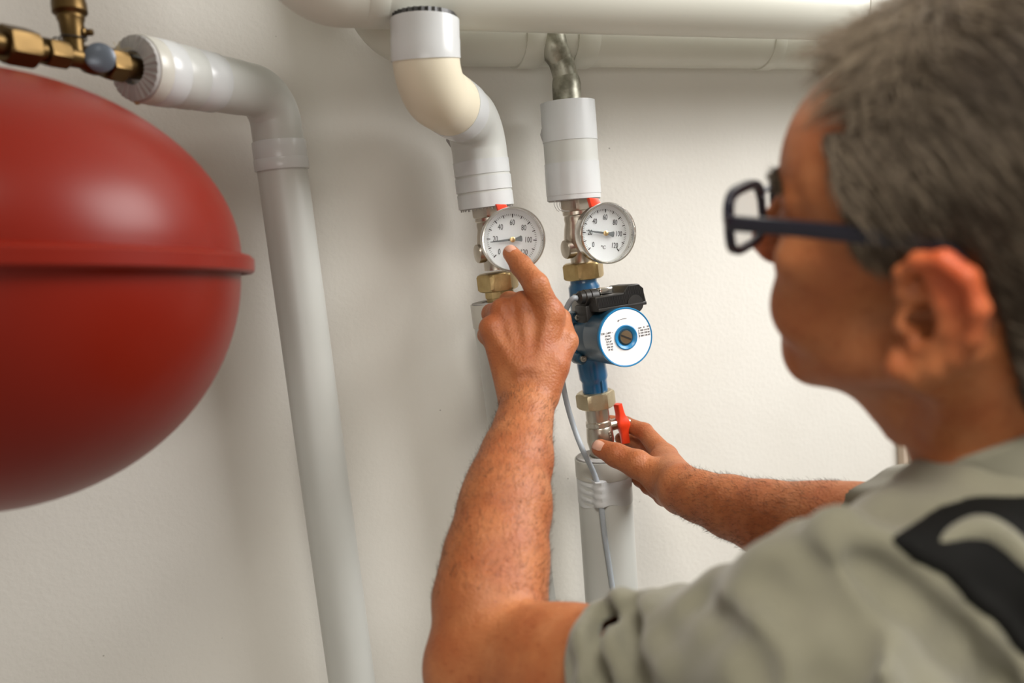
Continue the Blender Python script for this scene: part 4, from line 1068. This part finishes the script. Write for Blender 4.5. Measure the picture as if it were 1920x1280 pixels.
shirt = field_object('shirt', SV, SF, 'khaki_cloth', person.o)
# ribbed collar
cax_ = unit(nax + bF*0.45)
def collar_field(p):
    q = p - (NB + nax*0.043); t = (q @ cax_); r = np.sqrt(np.maximum(np.einsum('ij,ij->i', q, q) - t*t, 0))
    rr = 0.0630 - 0.18*t
    d = np.maximum(np.abs(r - rr) - 0.0030, np.abs(t+0.010) - 0.028)
    return (d - 0.0015).astype(f32)
KV, KF = surfnet(collar_field, NB-0.12, NB+0.14, 0.0025)
field_object('collar', KV, KF, 'khaki_rib', person.o, parent=shirt)
# black overall back and strap
pa, pb = march(shirt_solid, 1660, 1012), march(shirt_solid, 1900, 1215)
pc_, pd = march(shirt_solid, 1755, 950), march(shirt_solid, 1900, 940)
def nrm_at(q): return grad(shirt_base, np.array([q], f32), 0.004)[0]
side1 = unit(np.cross(pb-pa, nrm_at((pa+pb)/2)))
if (pc_-pa) @ side1 > 0: side1 = -side1          # side1 points away from the black cloth
side2 = unit(np.cross(pc_-pa, nrm_at(pa)))
if (pb-pa) @ side2 > 0: side2 = -side2
def overall_field(p):
    d = shirt_solid(p)
    d2 = smax(d - 0.004, -(d + 0.004), 0.001)
    d2 = smax(d2, ((p-pa) @ side1).astype(f32), 0.003); d2 = smax(d2, ((p-pa) @ side2).astype(f32), 0.003)
    d2 = smax(d2, ((p-NB) @ WUP - 0.02).astype(f32), 0.004)
    d2 = smax(d2, (p @ bF - NB @ bF - 0.01).astype(f32), 0.004)
    return d2.astype(f32)
OV, OF = surfnet(overall_field, np.min(allp, 0)-0.01, np.max(allp, 0)+0.01, 0.0030, slack=2.2)
OV, OF = clean(OV, OF)
field_object('overalls', OV, OF, 'black_cloth', person.o)

fp = [march(overall_field, *q) for q in ((1762, 1022), (1800, 1002), (1845, 994), (1890, 1020), (1935, 1062), (1975, 1110))]
fp = smooth_path([q for q in fp if q is not None], 6)
fm = MB().tube([to_world(q + unit(q)*.0035) for q in fp], [0.0025+0.0055*math.sin(PI*i/(len(fp)-1)) for i in range(len(fp))], seg=20)
person.part('cloth_fold', fm, 'khaki_cloth', parent=shirt)

# ------------------------------------------------------------------ hair
def hp(p):                           # head coordinates in mm
    q = (p - hO) @ HB.T; return q*1000/HS
def hair_mask(h):                    # > 0 where hair grows
    f, l, u = h[:, 0], np.abs(h[:, 1]), h[:, 2]
    front = np.where(u > 75, 58 - (l/58)**2*8, np.where(u > 45, 62 - (75-u)*0.45, np.where(u > 20, 46 - (45-u)*0.3, 40-(20-u)*0.6)))
    front = np.where((u > 75) & (l < 22), 62, front)
    low = np.where(f > 10, 6 + 0*f, np.where(f > -24, 29.0, np.where(f > -52, 29-(-24-f)*3.4, -66)))
    return np.minimum(front - f, u - low)
def hair_shell(p):
    s = skull_field(p); m = hair_mask(hp(p))
    th = 0.0065*np.clip(m/10, 0, 1) - 0.004*(m < 0)
    top = np.clip((hp(p)[:, 2]-70)/50, 0, 1)*0.006*np.clip(m/25, 0, 1)
    d = s - (th + top).astype(f32)
    d = smax(d, (-m*0.0004).astype(f32), 0.002)
    return d.astype(f32)
bx = [H(115, 100, 150), H(-130, -100, -90), H(115, -100, -90), H(-130, 100, 150)]
AV, AF = surfnet(hair_shell, np.min(bx, 0)-0.05, np.max(bx, 0)+0.05, 0.0030, slack=2.5)
AV, AF = clean(AV, AF)
tA = np.tile(np.array([[0.050, 0.036, 0.025]]), (len(AV), 1))
hair_o = field_object('hair', AV, AF, 'hair', person.o, tone=tA)
def strands(roots, dirs, lens, wid, cols, steps=4, droop=None, seed=1):
    n = len(roots); r_ = np.random.default_rng(seed); V = []; Cc = []
    T = dirs/np.linalg.norm(dirs, axis=1, keepdims=True)
    side = np.cross(T, r_.normal(size=(n, 3))); side /= np.linalg.norm(side, axis=1, keepdims=True); s2 = np.cross(T, side)
    rows = []
    for j in range(steps+1):
        t = j/steps; c = roots + T*(lens*t)[:, None] + (droop*(lens*t*t)[:, None] if droop is not None else 0)
        w = (wid*(1-0.75*t))[:, None]
        rows.append(np.stack([c + (side*math.cos(a) + s2*math.sin(a))*w for a in (0, 2.094, 4.189)], 1))
    R_ = np.stack(rows, 1)           # n, steps+1, 3, 3
    V = R_.reshape(-1, 3); base = np.arange(n)[:, None]*(steps+1)*3
    q = []
    for j in range(steps):
        for a in range(3):
            b = (a+1) % 3; q.append(np.stack([j*3+a, j*3+b, (j+1)*3+b, (j+1)*3+a]))
    q = np.array(q); Fc = (base[:, :, None] + q[None]).reshape(-1, 4)
    tone_ = np.repeat(cols, (steps+1)*3, axis=0)
    return V, Fc, tone_
hr = np.random.default_rng(5)
m_ = hair_mask(hp(AV)); sel = np.where((m_ > 1) & (skull_field(AV.astype(f32)) > 0.0))[0]
pick = hr.choice(sel, 16000)
ro_ = AV[pick] + hr.normal(0, 0.0012, (len(pick), 3)); gn = grad(skull_field, ro_.astype(f32))
hh = hp(ro_)
# combing: forwards on top of the front, otherwise back and down
comb = np.where((hh[:, 2:3] > 88) & (hh[:, 0:1] > 10), hF*np.where(hr.uniform(size=(len(pick), 1)) < 0.5, 0.9, -0.2) - hU*0.15 + hL*0.45, -hF*0.75 - hU*0.75)
comb = np.where((hh[:, 2:3] <= 30) & (hh[:, 0:1] > 0), -hF*0.25 - hU*1.0, comb)
comb = comb + hr.normal(0, 0.16, comb.shape); comb -= gn*np.einsum('ij,ij->i', comb, gn)[:, None]
clump = np.sin(hh[:, 0]*0.23 + hh[:, 2]*0.17) * np.sin(hh[:, 2]*0.31 - hh[:, 0]*0.11)
di = comb + gn*(0.22 + 0.10*clump[:, None])
ln = hr.uniform(0.014, 0.026, len(pick))*np.where(hh[:, 2] > 70, 1.5, 0.9)*np.where(hh[:, 2] < 25, 0.6, 1)
grey = np.clip(hr.normal(0.40, 0.3, len(pick)) + np.clip((hh[:, 0]-10)/60, -0.2, 0.4) + 0.25*clump + 0.22*np.sin(hh[:, 0]*0.055 + hh[:, 2]*0.09 + 1.0), 0, 1)[:, None]
cols = (1-grey)*np.array([0.045, 0.030, 0.019]) + grey*np.array([0.27, 0.215, 0.155])
# wisps of the fringe standing off the forehead
nw = 260; wr = np.array([H(hr.uniform(40, 62), hr.uniform(-30, 46), 118) for _ in range(nw)]); wr = wr - grad(skull_field, wr.astype(f32))*skull_field(wr.astype(f32))[:, None]
wg = grad(skull_field, wr.astype(f32)); wd = hF*0.9 + hL*0.35 + wg*0.28 + hr.normal(0, .13, wr.shape)
ro_ = np.concatenate([ro_, wr]); di = np.concatenate([di, wd]); gn = np.concatenate([gn, wg]); ln = np.concatenate([ln, hr.uniform(.025, .05, nw)])
cols = np.concatenate([cols, np.tile([[0.20, 0.155, 0.11]], (nw, 1))]); pick = np.arange(len(ro_))
HV, HF_, HT = strands(ro_, di, ln, np.full(len(pick), 0.00042), cols, 4, droop=(-gn*0.25), seed=2)
so = field_object('hair_strands', HV, HF_, 'hair', person.o, parent=hair_o, tone=HT); so['kind'] = 'stuff'
# eyebrows
er = []; ed_ = []
for sg in (-1, 1):
    for i in range(260):
        t = hr.uniform(); a = H(98-16*t*t, (12+38*t)*sg, 36+5*math.sin(t*PI) + hr.normal(0, 1.8)); er.append(a)
er = np.array(er)
gB = grad(body_field, er.astype(f32)); dB = body_field(er.astype(f32)); er = er - gB*dB[:, None]
sgn = np.sign(hp(er)[:, 1])[:, None]
ed_ = hL*sgn*0.8 + hU*0.2 + gB*0.35 + hr.normal(0, .15, er.shape)
EV, EF_, ET = strands(er, ed_, hr.uniform(.006, .011, len(er)), np.full(len(er), .0003), np.tile([[0.06, 0.045, 0.03]], (len(er), 1)), 2)
eo = field_object('eyebrows', EV, EF_, 'hair', person.o, tone=ET); eo['kind'] = 'stuff'
# hairs on the forearms
def inside_arm(v):
    return (np.abs(arm_left(v.astype(f32))) < 0.004) | (np.abs(arm_right(v.astype(f32))) < 0.004)
ia = np.where(inside_arm(BV))[0]; ia = ia[hr.permutation(len(ia))]
def seg_t(v, a, b): return ((v-a) @ (b-a))/((b-a) @ (b-a))
tl_, tr_ = seg_t(BV[ia], EL, WL), seg_t(BV[ia], ER, WR)
okL = (tl_ > 0.1) & (tl_ < 1.0) & (np.linalg.norm(BV[ia]-EL, axis=1) < .34) & (BV[ia][:, 0] < 0.12)
okR = (tr_ > 0.05) & (tr_ < 1.0) & (BV[ia][:, 0] > 0.12) & (np.linalg.norm(BV[ia]-ER, axis=1) < .33)
for ok, e_, w_, nm, cnt in ((okL, EL, WL, 'forearm_hair', 3400), (okR, ER, WR, 'forearm_hair', 2600)):
    ii = ia[ok]; g_ = grad(body_field, BV[ii].astype(f32)); keep = (g_[:, 2] < 0.75)
    ii, g_ = ii[keep][:cnt], g_[keep][:cnt]
    ax = unit(w_-e_); dd = ax*0.7 + g_*0.55 - WUP*0.25*0 + hr.normal(0, .35, g_.shape)
    FV, FF, FT = strands(BV[ii], dd, hr.uniform(.004, .009, len(ii)), np.full(len(ii), .00013), np.tile([[0.07, 0.04, 0.02]], (len(ii), 1)), 2, droop=-g_*0.3, seed=3)
    fo2 = field_object(nm, FV, FF, 'hair', person.o, tone=FT); fo2['kind'] = 'stuff'

# ------------------------------------------------------------------ eyes, nails
for sg in (-1, 1):
    c = to_world(H(83, 31*sg, 14)); eb = person.part('eye', MB().lathe(c, to_world(H(84, 31*sg, 13.6))-c, [(0.0118*math.sin(t), -0.0118*math.cos(t)) for t in np.linspace(0.02, PI-0.02, 18)], seg=28), 'eye_white')
    ax = unit(to_world(H(84, 31*sg, 13.6))-c)
    person.part('iris', MB().lathe(c, ax, [(0.0056, 0.0104), (0.0054, 0.0110), (0.003, 0.0119), (0.0001, 0.0121)], seg=24), 'iris', parent=eb)
def nail(tip, prev, outward, w, l, lab):
    tip, prev = np.asarray(tip), np.asarray(prev); a = unit(tip-prev); o_ = unit(outward - a*(outward @ a)); s_ = np.cross(a, o_)
    g_ = []; nu, nv = 9, 9
    for i in range(nv):
        v = -1 + 2*i/(nv-1); row = []
        for j in range(nu):
            u = -1 + 2*j/(nu-1); ww = w*(1 - 0.22*abs(v)**3)
            q = tip + a*(v*l/2 + 0.001) + s_*(u*ww/2) + o_*0.02
            for _ in range(24):
                q = q - o_*float(body_field(np.array([q], f32))[0])*0.8
            row.append(q)
        g_.append(row)
    V = []; Fc = []
    G = np.array(g_); n = nu*nv
    for lay in (0.0006, -0.0015): V += [to_world(q + o_*lay) for q in G.reshape(-1, 3)]
    for i in range(nv-1):
        for j in range(nu-1):
            b = i*nu+j; Fc += [(b, b+1, b+nu+1, b+nu), (n+b, n+b+nu, n+b+nu+1, n+b+1)]
    rim = [j for j in range(nu)] + [i*nu+nu-1 for i in range(1, nv)] + [(nv-1)*nu+j for j in range(nu-2, -1, -1)] + [i*nu for i in range(nv-2, 0, -1)]
    for i in range(len(rim)):
        a_, b_ = rim[i], rim[(i+1) % len(rim)]; Fc.append((a_, n+a_, n+b_, b_))
    person.part('fingernail', MB().add(V, Fc), 'nail', smooth=60, label=lab)
nail(C(*RJ['thumb'][3][:3]), C(*RJ['thumb'][2][:3]), np.array([-0.25, 0.45, -1.0]), .0125, .0135, 'thumbnail of the gripping hand')
nail(C(*LJ['index'][3][:3]), C(*LJ['index'][2][:3]), np.array([-0.15, 0.75, -0.75]), .0105, .0115, 'nail of the pointing finger')

# ------------------------------------------------------------------ glasses
gw = lambda f, l, u: to_world(H(f, l, u))
gl = Thing('eyeglasses', 'black-framed rectangular eyeglasses worn by the man', 'glasses', gw(112, 0, 20))
fz = 116.0; LNS = []
for sg in (-1, 1):
    n = 64; rim_pts = []
    for i in range(n):
        t = 2*PI*i/n; c_, s_ = math.cos(t), math.sin(t)
        x = 27*math.copysign(abs(c_)**0.55, c_); y = 18.5*math.copysign(abs(s_)**0.6, s_)
        l = 36 + x; rim_pts.append((fz - (l/70)**2*7 - (y*0.10)*-1, l*sg, 15 + y + (x/27)*2.0))
    mbx = MB(); cs = []
    for i in range(n):
        p0, p1 = np.array(rim_pts[i]), np.array(rim_pts[(i+1) % n]); pm = np.array(rim_pts[i-1])
        tg = unit(p1-pm); nn = unit(np.array([1, 0, 0]) - tg*tg[0]); sd_ = np.cross(tg, nn)
        cs.append([gw(*(p0 + nn*a*2.5 + sd_*b*(2.3 if p0[2] < 20 else 3.0))) for a, b in ((-1, -1), (1, -1), (1, 1), (-1, 1))])
    mbx.rings(cs, closed=True)
    gl.part('rim', mbx, 'eyeglass_frame', bevel=0.0006)
    mbl = MB(); rr = []
    for dz in (0.6, -0.6): rr.append([gw(q[0]+dz, q[1], q[2]) for q in rim_pts])
    mbl.rings(rr); gl.part('lens', mbl, 'lens_glass', smooth=30)
    # hinge block and temple
    hx = rim_pts[0]
    path = [(fz-5, 65*sg, 21), (fz-9, 71*sg, 22), (fz-16, 74.5*sg, 23), (60, 77*sg, 26), (10, 78*sg, 28), (-3, 79.5*sg, 28), (-18, 81*sg, 22), (-33, 80*sg, -6)]
    pth = smooth_path([np.array(q, float) for q in path], 8); cs = []
    for i, q in enumerate(pth):
        tg = unit(pth[min(i+1, len(pth)-1)]-pth[max(i-1, 0)]); sd_ = unit(np.cross(tg, [0, 0, 1])); nn = np.cross(sd_, tg)
        hgt = 4.3
        cs.append([gw(*(q + sd_*a*1.7 + nn*b*hgt)) for a, b in ((-1, -1), (1, -1), (1, 1), (-1, 1))])
    gl.part('temple', MB().rings(cs), 'eyeglass_frame', bevel=0.0006)
gl.part('bridge', MB().tube([gw(*q) for q in smooth_path([np.array(q, float) for q in ((fz-1, -11, 20), (fz+2, -5, 23), (fz+2, 5, 23), (fz-1, 11, 20))], 5)], 0.0020, seg=12), 'eyeglass_frame')
